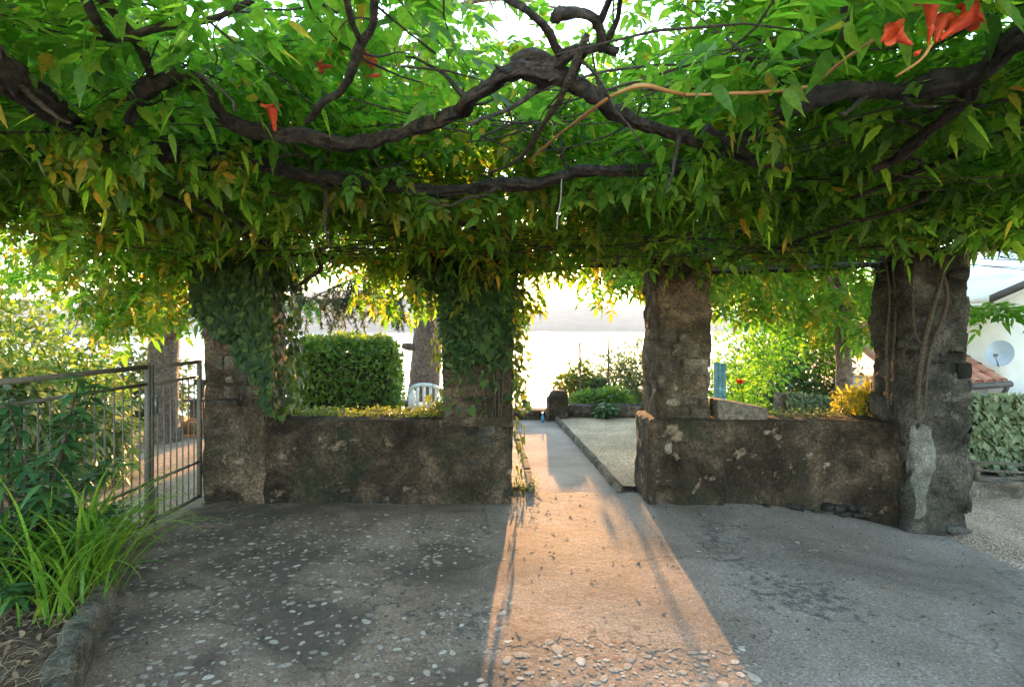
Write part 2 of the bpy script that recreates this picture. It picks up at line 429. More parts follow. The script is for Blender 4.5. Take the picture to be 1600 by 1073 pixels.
M['shrub_grey'] = mat_leaf('grey green shrub leaf', [(0.045, 0.085, 0.05), (0.07, 0.12, 0.065), (0.11, 0.15, 0.075)],
                    [(0.14, 0.22, 0.07), (0.22, 0.30, 0.08), (0.3, 0.34, 0.09)], 0.4, 0.45)
M['gold'] = mat_leaf('golden shrub leaf', [(0.14, 0.17, 0.02), (0.27, 0.26, 0.025), (0.38, 0.32, 0.03)],
                    [(0.4, 0.4, 0.03), (0.6, 0.5, 0.04), (0.7, 0.5, 0.04)], 0.45, 0.45)
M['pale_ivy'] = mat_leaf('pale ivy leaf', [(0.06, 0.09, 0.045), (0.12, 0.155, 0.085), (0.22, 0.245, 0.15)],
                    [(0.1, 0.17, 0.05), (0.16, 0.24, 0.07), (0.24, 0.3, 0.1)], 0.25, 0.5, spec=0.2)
M['strap'] = mat_leaf('strap leaf', [(0.05, 0.15, 0.02), (0.10, 0.23, 0.03), (0.2, 0.30, 0.045)],
                    [(0.14, 0.36, 0.03), (0.28, 0.5, 0.04), (0.45, 0.58, 0.05)], 0.45, 0.35)
M['needle'] = mat_leaf('cedar needle', [(0.035, 0.06, 0.03), (0.055, 0.085, 0.04), (0.085, 0.10, 0.045)],
                    [(0.1, 0.15, 0.05), (0.15, 0.18, 0.06), (0.2, 0.2, 0.07)], 0.35, 0.5)
M['moss'] = mat_leaf('mossy ground ivy', [(0.05, 0.09, 0.015), (0.10, 0.14, 0.02), (0.17, 0.18, 0.03)],
                    [(0.2, 0.28, 0.02), (0.34, 0.38, 0.03), (0.45, 0.4, 0.04)], 0.4, 0.5)
M['dry_leaf'] = mat_leaf('dry fallen leaf', [(0.10, 0.055, 0.03), (0.17, 0.10, 0.055), (0.27, 0.18, 0.11)],
                    [(0.2, 0.1, 0.04), (0.25, 0.14, 0.06), (0.3, 0.2, 0.1)], 0.15, 0.7)
M['debris'] = mat_plain('dark leaf crumbs', (0.025, 0.018, 0.013), (0.075, 0.052, 0.036), 0.9, 60, 0)
M['petal'] = mat_leaf('trumpet flower petal', [(0.55, 0.05, 0.02), (0.62, 0.085, 0.035), (0.66, 0.12, 0.06)],
                    [(0.7, 0.08, 0.03), (0.75, 0.12, 0.05), (0.8, 0.15, 0.07)], 0.35, 0.5)
M['rose'] = mat_leaf('red rose petal', [(0.55, 0.012, 0.02)] * 3, [(0.6, 0.02, 0.03)] * 3, 0.3, 0.5)
M['soil'] = mat_plain('bed soil', (0.035, 0.023, 0.015), (0.14, 0.097, 0.065), 0.98, 26, 1.0, spec=0.08)
M['wood_dark'] = mat_bark('weathered grey wood', (0.045, 0.036, 0.028), (0.11, 0.092, 0.075), 26, 0.0, 0.3)
# ------------------------------------------------------------------ ground, lake, hills
M['earth'] = mat_plain('dry garden earth', (0.16, 0.12, 0.085), (0.30, 0.235, 0.17), 0.95, 9, 0.6)
def mat_gravel(name, c1, c2, c3, scale=70, moss=0.0):
    m, n, l, p = new_mat(name)
    v = pos(n)
    vo = n.new('ShaderNodeTexVoronoi'); vo.inputs['Scale'].default_value = scale; l.new(v, vo.inputs['Vector'])
    r = ramp(n, [(0.0, c1), (0.5, c2), (1.0, c3)]); 
    sp = n.new('ShaderNodeSeparateColor'); l.new(vo.outputs['Color'], sp.inputs[0]); l.new(sp.outputs[0], r.inputs[0])
    big = tex_noise(n, l, 1.3, v, 6, 0.6, 0.5)
    rb = ramp(n, [(0.3, (0.65,) * 3), (0.7, (1.2,) * 3)]); l.new(big.outputs[0], rb.inputs[0])
    c = mixc(n, l, 1.0, r.outputs[0], rb.outputs[0], 'MULTIPLY')
    if moss:
        mo = tex_noise(n, l, 2.4, v, 6, 0.65); mo.noise_dimensions = '4D'; mo.inputs['W'].default_value = 3
        rm = ramp(n, [(0.5, (0, 0, 0)), (0.62, (moss,) * 3)]); l.new(mo.outputs[0], rm.inputs[0])
        c = mixc(n, l, rm.outputs[0], c, (0.11, 0.115, 0.03))
    l.new(c, p.inputs['Base Color']); p.inputs['Roughness'].default_value = 0.95; p.inputs['Specular IOR Level'].default_value = 0.2
    l.new(bumpn(n, l, vo.outputs[0], 0.9, 0.015), p.inputs['Normal'])
    return m
M['gravel_warm'] = mat_gravel('leaf strewn gravel', (0.21, 0.14, 0.10), (0.37, 0.26, 0.195), (0.5, 0.375, 0.295))
M['gravel_pale'] = mat_gravel('pale gravel', (0.3, 0.205, 0.125), (0.52, 0.375, 0.25), (0.7, 0.53, 0.375), 60, 0.08)
M['path'] = mat_gravel('worn cement path', (0.35, 0.27, 0.225), (0.43, 0.335, 0.285), (0.5, 0.4, 0.345), 120, 0.0)
M['kerb'] = mat_plaster('mossy kerb stone', (0.09, 0.075, 0.055), (0.17, 0.145, 0.11), (0.28, 0.24, 0.19), 0.3, 2.0)

def floor_z(X, Y):
    """terrace floor: level, sinking a little towards the lane on the right"""
    return -0.2 * sstep(1.9, 4.0, X) * sstep(1.5, 4.5, Y)

LAKE_Z = -14.0
def land_z(X, Y):
    X = np.asarray(X, float); Y = np.asarray(Y, float)
    z = -0.03 - 0.24 * sstep(3.4, 4.6, X)
    z = z - 1.6 * sstep(10.6, 14, Y) - 22 * sstep(13, 60, Y)
    z = z - 1.2 * sstep(8.0, 13, Y) * sstep(4.5, 8, X)
    return z
xs = np.concatenate([[-4000, -1500, -500, -200, -90, -45], np.linspace(-30, 30, 121), [45, 90, 200, 500, 1500, 4000]])
ys = np.concatenate([[-80, -30, -12, -4], np.linspace(0, 30, 101), [34, 40, 50, 60, 120, 400, 1000, 3200]])
GX, GY = np.meshgrid(xs, ys, indexing='ij')
GZ = land_z(GX, GY) + 0.015 * np.vectorize(lambda x, y: noise.noise(Vector((x * 1.3, y * 1.3, 0))))(GX, GY) * (np.abs(GX) < 31)
# the terrace slab lies over this sheet
under = (GX > -2.2) & (GX < 4.0) & (GY < 5.3)
GZ = np.where(under, GZ - 0.2, GZ)
tag(obj_np('ground', np.stack([GX, GY, GZ], -1).reshape(-1, 3), grid_faces(len(xs), len(ys)), M['gravel_warm'], smooth=True), 'leaf-strewn gravel ground around the terrace and garden', 'ground', kind='structure')

m, n, l, p = new_mat('lake water')
p.inputs['Base Color'].default_value = (0.02, 0.04, 0.045, 1); p.inputs['Roughness'].default_value = 0.12; p.inputs['IOR'].default_value = 1.33
t = tex_noise(n, l, 0.35, pos(n), 4, 0.6); l.new(bumpn(n, l, t.outputs[0], 0.5, 0.6), p.inputs['Normal'])
M['water'] = m
lk = obj_np('lake', [(-4000, 36, LAKE_Z), (4000, 36, LAKE_Z), (4000, 3000, LAKE_Z), (-4000, 3000, LAKE_Z)], [(0, 1, 2), (0, 2, 3)], M['water'])
tag(lk, 'bright lake reflecting the low sun beyond the garden', 'lake', kind='structure')

M['hill'] = mat_plain('wooded hillside', (0.05, 0.07, 0.035), (0.12, 0.12, 0.07), 0.95, 0.02, 0)
hx = np.linspace(-3500, 3500, 281); hv = np.linspace(0, 1, 16)
HX, HV = np.meshgrid(hx, hv, indexing='ij')
ridge = np.array([95 + 45 * noise.noise(Vector((x / 520, 3.3, 0))) + 22 * noise.noise(Vector((x / 150, 8.3, 0))) + 7 * noise.noise(Vector((x / 40, 1.3, 0))) for x in hx])
ridge = ridge + 70 * sstep(150, -900, hx)
HZ = LAKE_Z - 3 + (ridge[:, None] + 8) * (HV ** 0.75) + 5 * np.vectorize(lambda x, v_: noise.noise(Vector((x / 60, v_ * 9, 2))))(HX, HV) * HV
HYY = 2350 + HV * 380
tag(obj_np('hill', np.stack([HX, HYY, HZ], -1).reshape(-1, 3), grid_faces(len(hx), len(hv)), M['hill'], smooth=True), 'hazy wooded hills on the far shore of the lake', 'hill', kind='structure')

# ------------------------------------------------------------------ terrace floor
ex = np.linspace(-3.4, 6.2, 193); ey = np.linspace(-3.0, 5.62, 150)
TX, TY = np.meshgrid(ex, ey, indexing='ij')
def left_edge(Y): return np.interp(Y, [-3, 2.66, 4.45, 4.6, 5.62], [0.85, -2.05, -2.95, -2.95, -2.95])
def front_edge(X): return np.interp(X, [-4, 0.0, 0.02, 1.2, 1.22, 3.9, 4.2, 6.2], [5.5, 5.5, 5.6, 5.6, 5.5, 5.35, 4.72, 3.2])
TX2 = np.where(TX < left_edge(TY), left_edge(TY), TX)
TY2 = np.minimum(TY, front_edge(TX2) + 0.04 * np.vectorize(lambda x: noise.noise(Vector((x * 3, 0.3, 0))))(TX2))
TZ = floor_z(TX2, TY2) + 0.006 * np.vectorize(lambda x, y: fbm(x * 0.9, y * 0.9, 0.2))(TX2, TY2)
V = np.stack([TX2, TY2, TZ], -1).reshape(-1, 3)
nu, nv = len(ex), len(ey)
F = grid_faces(nu, nv)
# drop the squeezed cells outside the outline
a, b, c = V[F[:, 0]], V[F[:, 1]], V[F[:, 2]]
area = np.linalg.norm(np.cross(b - a, c - a), axis=1)
F = F[area > 2e-5]
# outer edge of the slab, turned down 12 cm
mb = MB(); mb.add(V, F)
edge = [(x, float(front_edge(x)) + 0.04 * noise.noise(Vector((x * 3, 0.3, 0)))) for x in np.linspace(3.6, 6.2, 40)]
ev = []; ef = []
for i, (x, y) in enumerate(edge):
    z = float(floor_z(x, y)); ev += [(x, y, z), (x, y + 0.01, z - 0.12)]
    if i: k = 2 * i; ef += [(k - 2, k - 1, k + 1), (k - 2, k + 1, k)]
mb.add(ev, ef)
terrace = mb.build('terrace_floor', M['concrete'], smooth=True)
tag(terrace, 'worn grey concrete terrace set with pale pebbles', 'terrace', kind='structure')

def tz(x, y): return float(floor_z(x, y)) + 0.006 * fbm(x * 0.9, y * 0.9, 0.2)

# pebbles set flush into the concrete
peb_me = []
for k in range(7):
    ns = 9; V = []; F = []
    ph = rng.uniform(0, 6)
    for ri, (rr, zz) in enumerate(((1.0, -0.2), (0.93, 0.10), (0.6, 0.2))):
        for j in range(ns):
            a = 2 * math.pi * j / ns
            w = 1 + 0.16 * math.sin(2 * a + ph) + 0.1 * math.sin(3 * a + 2 * ph)
            V.append((rr * w * math.cos(a), rr * w * math.sin(a) * 0.74, zz))
    for ri in range(2):
        for j in range(ns):
            j2 = (j + 1) % ns; i0 = ri * ns
            F += [(i0 + j, i0 + j2, i0 + ns + j2), (i0 + j, i0 + ns + j2, i0 + ns + j)]
    V.append((0, 0, 0.22)); cidx = len(V) - 1
    for j in range(ns): F.append((2 * ns + j, 2 * ns + (j + 1) % ns, cidx))
    peb_me.append((np.array(V), np.array(F)))
peb_meshes = []
for V, F in peb_me:
    me = mesh_np('pebble', V, F); me.materials.append(M['pebble']); me.polygons.foreach_set('use_smooth', np.ones(len(me.polygons), dtype=bool)); peb_meshes.append(me)
cells = {}
pebs = []
def try_peb(x, y, r):
    key = (int(x / 0.1), int(y / 0.1))
    for i in (-1, 0, 1):
        for j in (-1, 0, 1):
            for (a, b, rr) in cells.get((key[0] + i, key[1] + j), ()):
                if (a - x) ** 2 + (b - y) ** 2 < (0.95 * (r + rr)) ** 2: return
    cells.setdefault(key, []).append((x, y, r)); pebs.append((x, y, r))
for _ in range(9000):
    x = rng.uniform(-2.6, 0.0); y = rng.uniform(1.7, 4.95)
    if x < float(left_edge(y)) + 0.12: continue
    d = 0.5 + 0.9 * fbm(x * 1.1 + 5, y * 1.1, 0.4, 2)
    d *= 1 - 0.75 * sstep(-0.55, -0.05, x)
    d += 0.5 * math.exp(-((y - 4.35) / 0.35) ** 2) * (x < -0.5)
    d += 0.4 * math.exp(-((y - 2.5) / 0.3) ** 2) * (x < -0.3)
    if rng.random() < 0.55 * max(0, d): try_peb(x, y, 0.007 + 0.02 * rng.random() ** 1.5 * (1.3 if rng.random() < 0.15 else 1))
for _ in range(1500):
    x = rng.uniform(-0.12, 1.18); y = rng.uniform(1.8, 2.95)
    if y > 2.9 + 0.05 * math.sin(x * 5) or fbm(x * 3, y * 3, 6) < -0.35: continue
    try_peb(x, y, 0.009 + 0.034 * rng.random() ** 1.8)
for _ in range(60):
    x = rng.uniform(1.2, 3.2); y = rng.uniform(3.6, 5.0)
    if fbm(x, y, 3) > 0.05: try_peb(x, y, rng.uniform(0.01, 0.025))
def peb_rank(q): return -q[2] * q[2] / (q[1] ** 3)
inview = [q for q in pebs if q[1] > 2.3 and abs(q[0]) < q[1] * 0.92]
outv = [q for q in pebs if not (q[1] > 2.3 and abs(q[0]) < q[1] * 0.92)]
inview.sort(key=peb_rank)
for (x, y, r) in inview[:290]:
    obj_me('pebble', peb_meshes[rng.integers(7)], (x, y, tz(x, y) + 0.0015), (0, 0, rng.uniform(0, 6.28)), (r * rng.uniform(0.8, 1.25), r, min(0.004, r * rng.uniform(0.05, 0.12))), terrace)
mb = MB()
for (x, y, r) in inview[290:] + outv:
    V, F = peb_me[rng.integers(7)]; a = rng.uniform(0, 6.28); ca, sa = math.cos(a), math.sin(a)
    W = V * np.array([r, r, r * 0.1]); W = W @ np.array([[ca, sa, 0], [-sa, ca, 0], [0, 0, 1]]) + np.array([x, y, tz(x, y) + 0.0015])
    mb.add(W, F)
tag(mb.build('pebbles', M['pebble'], terrace, True), kind='stuff')

# thin worn skim of cement down the middle, ending in a ragged edge at the pebble strip
M['skim'] = mat_plaster('worn cement skim', (0.09, 0.079, 0.07), (0.145, 0.127, 0.114), (0.2, 0.176, 0.16), 0.0, 1.6, pale=(0.06, 0.051, 0.045), palef=0.58)
sx = np.linspace(0, 1, 160); sy = np.linspace(0, 1, 90)
SXg, SYg = np.meshgrid(sx, sy, indexing='ij')
def skim_pt(u, v):
    y = 2.9 + (5.58 - 2.9) * v
    x0 = -0.22 + 0.05 * noise.noise(Vector((0, y * 4, 1))); x1 = 1.36 + 0.06 * noise.noise(Vector((5, y * 4, 1)))
    if y > 5.2: x0 = max(x0, 0.01); x1 = min(x1, 1.23)
    x = x0 + (x1 - x0) * u
    if v < 0.05: y += (1 - v / 0.05) * (0.05 * math.sin(x * 5) + 0.08 * fbm(x * 9, 3, 1) + 0.03 * fbm(x * 40, 1, 1))
    return x, y, tz(x, y) + 0.0012
V = np.array([skim_pt(u, v) for u in sx for v in sy])
sk = obj_np('cement_skim', V, grid_faces(160, 90), M['concrete'], terrace, True)

# ------------------------------------------------------------------ rough masonry blocks
def rough_block(x0, x1, y0, y1, z0, z1, cell=0.035, amp=0.012, corner=0.03, pits=(), seed=0.0, freq=5.0, taper=0.0, lean=(0, 0), fn=None):
    def side(a, b): return max(2, int(round((b - a) / cell)))
    P = []
    nx, ny = side(x0, x1), side(y0, y1)
    for i in range(nx): P.append((x0 + (x1 - x0) * i / nx, y0))
    for i in range(ny): P.append((x1, y0 + (y1 - y0) * i / ny))
    for i in range(nx): P.append((x1 - (x1 - x0) * i / nx, y1))
    for i in range(ny): P.append((x0, y1 - (y1 - y0) * i / ny))
    P = np.array(P); n = len(P)
    cxm, cym = (x0 + x1) / 2, (y0 + y1) / 2; hx_, hy_ = (x1 - x0) / 2, (y1 - y0) / 2
    nz = max(2, int((z1 - z0) / cell)); zs = np.linspace(z0, z1, nz + 1)
    V = []
    nrm = []
    for (x, y) in P:
        # normal of a rounded rectangle
        dx = max(0, abs(x - cxm) - (hx_ - corner)) * (1 if x > cxm else -1); dy = max(0, abs(y - cym) - (hy_ - corner)) * (1 if y > cym else -1)
        v = Vector((dx, dy)); v = v.normalized() if v.length > 1e-6 else Vector((0, -1))
        nrm.append(v)
    base = []
    for (x, y), v in zip(P, nrm):
        bx = min(max(x, cxm - hx_ + corner), cxm + hx_ - corner); by = min(max(y, cym - hy_ + corner), cym + hy_ - corner)
        base.append((bx + v.x * corner, by + v.y * corner))
    for iz, z in enumerate(zs):
        topr = max(0.0, 1 - (z1 - z) / corner) if corner > 0 else 0
        for (bx, by), v in zip(base, nrm):
            d = amp * (fbm(bx * freq + seed, by * freq, z * freq, 4)) + amp * 0.9 * fbm(bx * 1.6 + seed, by * 1.6 + 7, z * 1.6, 2)
            if v.y < -0.5:
                for (pxx, pzz, pr, pd) in pits:
                    q = ((bx - pxx) ** 2 + (z - pzz) ** 2) / (pr * pr)
                    if q < 6: d -= pd * math.exp(-q ** 1.6)
            if fn: d += fn(bx, by, z, v)
            d -= topr * topr * corner * 0.6
            k = 1 - taper * (z - z0) / (z1 - z0)
            X = cxm + (bx - cxm) * k + v.x * d + lean[0] * (z - z0); Y = cym + (by - cym) * k + v.y * d + lean[1] * (z - z0)
            V.append((X, Y, z))
    F = []
    nrow = len(zs)
    i = np.arange(nrow - 1)[:, None] * n; j = np.arange(n)[None, :]; j2 = (j + 1) % n
    F = quads(np.stack([i + j, i + j2, i + n + j2, i + n + j], -1).reshape(-1, 4))
    V = np.array(V)
    # cap rings
    last = (nrow - 1) * n; cen = V[last:last + n].mean(0); rings = 4
    VV = [V]; off = len(V); prev = last; FF = [F]
    for rI in range(1, rings):
        t = rI / rings; ring = V[last:last + n] * (1 - t) + cen * t
        ring[:, 2] = z1 + np.array([amp * fbm(q[0] * freq, q[1] * freq, 3 + seed, 3) for q in ring]) + 0.004
        VV.append(ring); jj = np.arange(n); j2 = (jj + 1) % n
        FF.append(quads(np.stack([prev + jj, prev + j2, off + j2, off + jj], -1))); prev = off; off += n
    VV.append(cen[None] + [[0, 0, 0.005]]); jj = np.arange(n); j2 = (jj + 1) % n
    FF.append(np.stack([prev + jj, prev + j2, np.full(n, off)], -1))
    return np.concatenate(VV), np.concatenate(FF)

# stone shapes: a squared lump of 48 triangles, seven of them
stone_geo = []
for k in range(8):
    bm = bmesh.new(); bmesh.ops.create_cube(bm, size=2.0); bmesh.ops.subdivide_edges(bm, edges=bm.edges[:], cuts=1, use_grid_fill=True)
    for v in bm.verts:
        c = v.co.copy(); s = c.normalized() * 1.25
        v.co = c.lerp(s, 0.32) * (1 + 0.3 * noise.noise(c * 1.3 + Vector((k * 7.1, 0, 0)))) + 0.1 * Vector((noise.noise(c * 2 + Vector((k, 0, 0))), noise.noise(c * 2 + Vector((0, k, 3))), 0))
    bmesh.ops.triangulate(bm, faces=bm.faces[:])
    bm.verts.index_update()
    stone_geo.append((np.array([v.co[:] for v in bm.verts]), np.array([[v.index for v in f.verts] for f in bm.faces]))); bm.free()
stone_meshes = {}
def stone_mesh(k, mat):
    key = (k, mat.name)
    if key not in stone_meshes:
        me = mesh_np('stone', *stone_geo[k]); me.materials.append(mat); me.polygons.foreach_set('use_smooth', np.ones(len(me.polygons), dtype=bool)); stone_meshes[key] = me
    return stone_meshes[key]

def stones_on_faces(parent, x0, x1, y0, y1, z0, z1, cover, mat, proud=(0.0, 0.02), hs=(0.08, 0.16), ws=(0.1, 0.24), faces=('front', 'left', 'right'), keep=None):
    for fc in faces:
        a0, a1 = (x0, x1) if fc == 'front' else (y0, y1)
        z = z0
        while z < z1 - 0.04:
            h = rng.uniform(*hs); a = a0 + rng.uniform(0.0, 0.03)
            while a < a1 - 0.05:
                w = rng.uniform(*ws); w = min(w, a1 - a - 0.004)
                ca, cz = a + w / 2, z + h / 2 + rng.uniform(-0.012, 0.012)
                if w > 0.05 and rng.random() < cover and (keep is None or keep(fc, ca, cz)):
                    pr = rng.uniform(*proud); dep = rng.uniform(0.05, 0.08)
                    if fc == 'front': loc = (ca, y0 - pr + dep, cz); sc = (w * 0.46, dep, h * 0.46)
                    elif fc == 'left': loc = (x0 - pr + dep, ca, cz); sc = (dep, w * 0.46, h * 0.46)
                    else: pr = min(pr, 0.0); loc = (x1 + pr - dep, ca, cz); sc = (dep, w * 0.46, h * 0.46)
                    obj_me('stone', stone_mesh(int(rng.integers(8)), mat), loc, (rng.uniform(-.12, .12), rng.uniform(-.15, .15), rng.uniform(-.12, .12)), sc, parent)
                a += w + rng.uniform(0.0, 0.015)
            z += h + rng.uniform(0.0, 0.012)

WY = 5.25            # front of the low walls
WT = 0.755           # their top
# pillar beside the gate
p1 = tag(empty('stone_pillar', (-2.5, 5.48, 0)), 'ivy-topped plastered pillar with dark holes beside the iron gate', 'pillar', 'pergola pillars')
pits1 = [(at(352, 563, 5.22)[0], at(352, 563, 5.22)[2], 0.05, 0.1), (at(339, 587, 5.22)[0], at(339, 587, 5.22)[2], 0.042, 0.1), (at(355, 612, 5.22)[0], at(355, 612, 5.22)[2], 0.032, 0.07),
         (at(358, 620, 5.22)[0], at(358, 620, 5.22)[2], 0.03, 0.07), (at(350, 660, 5.22)[0], at(350, 660, 5.22)[2], 0.02, 0.06), (at(345, 775, 5.22)[0], 0.05, 0.09, 0.14), (at(365, 780, 5.22)[0], 0.03, 0.06, 0.12)]
V, F = rough_block(-2.81, -2.24, 5.22, 5.74, -0.3, 2.26, 0.03, 0.02, 0.05, pits1, 3.0, 4.0)
obj_np('core', V, F, M['pillar'], p1, True)
stones_on_faces(p1, -2.81, -2.24, 5.22, 5.74, 0.1, 1.6, 0.34, M['stone'], (-0.012, 0.012), faces=('front', 'right'), keep=lambda f, a, z: f != 'front' or (z < 0.75 and a < -2.6) or z > 1.0)
# flat ledge stone let into its face
V, F = rough_block(at(330, 0, 5.2)[0], at(376, 0, 5.2)[0], 5.12, 5.3, at(0, 632, 5.2)[2], at(0, 624, 5.2)[2], 0.02, 0.006, 0.01, seed=2)
obj_np('ledge_stone', V, F, M['stone'], p1, True)

# pillar in the middle, left of the path
p2 = tag(empty('stone_pillar', (-0.3, 5.5, 0)), 'leaf-covered brown pillar standing just left of the path', 'pillar', 'pergola pillars')
V, F = rough_block(-0.64, 0.01, 5.235, 5.78, WT - 0.05, 2.4, 0.035, 0.018, 0.05, (), 8.0, 4.0)
obj_np('core', V, F, M['pillar'], p2, True)
stones_on_faces(p2, -0.64, 0.01, 5.235, 5.78, 0.8, 2.0, 0.34, M['stone'], (-0.014, 0.01), faces=('front',))

# pillar right of the path, on a wider plinth
p3 = tag(empty('stone_pillar', (1.58, 5.6, 0)), 'bare rubble pillar on a plinth right of the path', 'pillar', 'pergola pillars')
pit3 = [(at(1078, 474, 5.28)[0], at(1078, 474, 5.28)[2], 0.09, 0.07), (at(1066, 526, 5.28)[0], at(1066, 526, 5.28)[2], 0.05, 0.08), (at(1055, 590, 5.28)[0], at(1055, 590, 5.28)[2], 0.05, 0.03)]
V, F = rough_block(1.33, 1.83, 5.29, 5.86, WT - 0.1, 2.4, 0.028, 0.024, 0.05, pit3, 14.0, 5.0, lean=(0.0, 0))
obj_np('core', V, F, M['pillar'], p3, True)
stones_on_faces(p3, 1.33, 1.83, 5.29, 5.86, WT + 0.02, 2.3, 0.66, M['stone'], (-0.016, 0.014), (0.06, 0.17), (0.08, 0.24))
pitp = [(at(1045, 725, 5.2)[0], at(1045, 725, 5.2)[2], 0.07, 0.06), (at(1052, 700, 5.2)[0], at(1052, 700, 5.2)[2], 0.06, 0.06), (at(1040, 770, 5.2)[0], 0.06, 0.1, 0.1)]
V, F = rough_block(1.24, 1.93, 5.2, 5.84, -0.3, WT + 0.01, 0.028, 0.018, 0.04, pitp, 21.0, 4.5)
obj_np('plinth', V, F, M['wall'], p3, True)
stones_on_faces(p3, 1.27, 1.5, 5.2, 5.84, 0.05, 0.7, 0.75, M['stone'], (-0.022, -0.004), (0.07, 0.17), (0.1, 0.22), faces=('front',))

# broken pillar at the lane
p4 = tag(empty('stone_pillar', (3.7, 5.2, -0.2)), 'crumbling dark rubble pillar with climbing stems at the lane', 'pillar', 'pergola pillars')
V, F = rough_block(3.42, 3.95, 4.95, 5.5, -0.45, 2.28, 0.028, 0.05, 0.06, [(3.8, 2.0, 0.1, 0.1), (3.72, 1.75, 0.07, 0.08), (3.84, 1.35, 0.08, 0.06), (3.62, 0.1, 0.08, 0.1)], 31.0, 4.0)
obj_np('core', V, F, M['pillar_dark'], p4, True)
from mathutils.bvhtree import BVHTree
core4 = BVHTree.FromPolygons([tuple(q) for q in V], [tuple(int(k) for k in f) for f in F])
stones_on_faces(p4, 3.42, 3.95, 4.95, 5.5, -0.2, 2.25, 0.66, M['stone_dark'], (-0.03, 0.03), (0.06, 0.22), (0.1, 0.34), keep=lambda f, a, z: not (f == 'front' and a < 3.74 and z < 0.8))
V = []; nz_, nx_ = 70, 26
for i in range(nz_):
    t = i / (nz_ - 1); z = at(0, 660 + 154 * t, 4.93)[2]
    w = 0.125 * min(1, 14 * t + 0.05) ** 0.5 * (1 - 0.75 * t ** 3) + 0.008 * math.sin(9 * t)
    cxx = at(1442 - 12 * t * t + 4 * math.sin(4 * t), 0, 4.93)[0] + 0.0
    l_ = cxx - w + 0.03 * fbm(3, z * 5, 1) + 0.01 * fbm(3, z * 30, 1); r_ = cxx + w + 0.035 * fbm(8, z * 5, 2) + 0.01 * fbm(8, z * 30, 2)
    for k in range(nx_):
        u = k / (nx_ - 1); x = max(3.425, l_ + (r_ - l_) * u); e = min(1, 6 * min(u, 1 - u), 10 * min(t, 1 - t))
        hit = core4.ray_cast(Vector((x, 4.0, z)), Vector((0, 1, 0)))[0]
        V.append((x, (min(hit.y, 5.0) if hit else 4.95) + 0.006 - 0.018 * e, z))
V = np.array(V); F = grid_faces(nz_, nx_)
obj_np('plaster_patch', V, F, M['white_plaster'], p4, True)

# low walls
w1 = tag(empty('low_wall', (-1.2, 5.5, 0)), 'stained plaster parapet wall between gate pillar and path', 'wall', 'parapet walls')
pw = [(-2.6, 0.03, 0.1, 0.06), (-0.7, 0.35, 0.12, 0.02), (-1.05, 0.66, 0.05, 0.03)]
V, F = rough_block(-2.52, 0.0, WY, 5.74, -0.3, WT, 0.025, 0.02, 0.03, pw, 40.0, 3.6)
obj_np('core', V, F, M['wall'], w1, True)
stones_on_faces(w1, -0.45, 0.0, WY, 5.74, 0.05, 0.72, 0.4, M['stone_dark'], (-0.016, 0.008), faces=('front', 'right'))
stones_on_faces(w1, -2.4, -0.4, WY, 5.74, -0.02, 0.06, 0.5, M['stone_dark'], (-0.012, 0.012), (0.05, 0.08), (0.06, 0.16), faces=('front',))
w2 = tag(empty('low_wall', (2.7, 5.5, 0)), 'stained plaster parapet wall between path and lane pillar', 'wall', 'parapet walls')
V, F = rough_block(1.88, 3.46, WY + 0.01, 5.74, -0.45, WT - 0.005, 0.03, 0.016, 0.03, [(2.4, 0.6, 0.05, 0.02), (3.1, 0.3, 0.06, 0.03)], 55.0, 3.2, fn=lambda x, y, z, v: -0.0 + 0.22 * float(sstep(3.0, 3.5, x)) * (v.y < -0.5))
obj_np('core', V, F, M['wall'], w2, True)
stones_on_faces(w2, 1.95, 3.0, WY + 0.01, 5.74, 0.1, 0.73, 0.3, M['stone'], (-0.02, 0.0), (0.03, 0.075), (0.04, 0.12), faces=('front',))
stones_on_faces(w1, -2.4, -0.5, WY, 5.74, 0.1, 0.73, 0.14, M['stone'], (-0.02, -0.002), (0.03, 0.08), (0.04, 0.14), faces=('front',))
stones_on_faces(w2, 1.95, 3.4, WY - 0.06, 5.74, -0.12, -0.02, 0.4, M['stone_dark'], (-0.012, 0.012), (0.05, 0.08), (0.06, 0.16), faces=('front',))

# loose block lying on the right wall
V, F = rough_block(at(1119, 0, 5.3)[0], at(1199, 0, 5.3)[0], 5.27, 5.5, WT + 0.004, WT + 0.17, 0.025, 0.006, 0.008, seed=77)
xa, xb = at(1119, 0, 5.3)[0], at(1199, 0, 5.3)[0]
V[:, 2] = WT + 0.004 + (V[:, 2] - WT - 0.004) * (1.1 - 0.5 * np.clip((V[:, 0] - xa) / (xb - xa), 0, 1))
tag(obj_np('stone_block', V, F, M['wood_dark'], None, True), 'loose tapered stone block lying on the right parapet wall', 'stone block')

# ------------------------------------------------------------------ path, gravel bed, kerbs beyond the opening
def strip(name, left, right, z, mat, n=40, kind='structure', parent=None, amp=0.006):
    L = catmull(left, 0.12); Rr = catmull(right, 0.12)
    t = np.linspace(0, 1, n)
    def samp(C):
        s = np.linspace(0, 1, len(C)); return np.stack([np.interp(t, s, C[:, k]) for k in range(C.shape[1])], -1)
    L, Rr = samp(L), samp(Rr); m_ = 12
    V = []
    for i in range(n):
        for k in range(m_):
            q = L[i] + (Rr[i] - L[i]) * k / (m_ - 1); V.append((q[0], q[1], z + amp * fbm(q[0] * 3, q[1] * 3, 1)))
    o = obj_np(name, np.array(V), grid_faces(n, m_), mat, parent, True); o['kind'] = kind
    return o
o = strip('path', [(0.22, 5.58), (0.18, 7.0), (-0.05, 10.1)], [(1.03, 5.58), (0.95, 7), (0.74, 10.1)], -0.012, M['path'])
tag(o, 'narrow pale cement path leading to the lake', 'path')
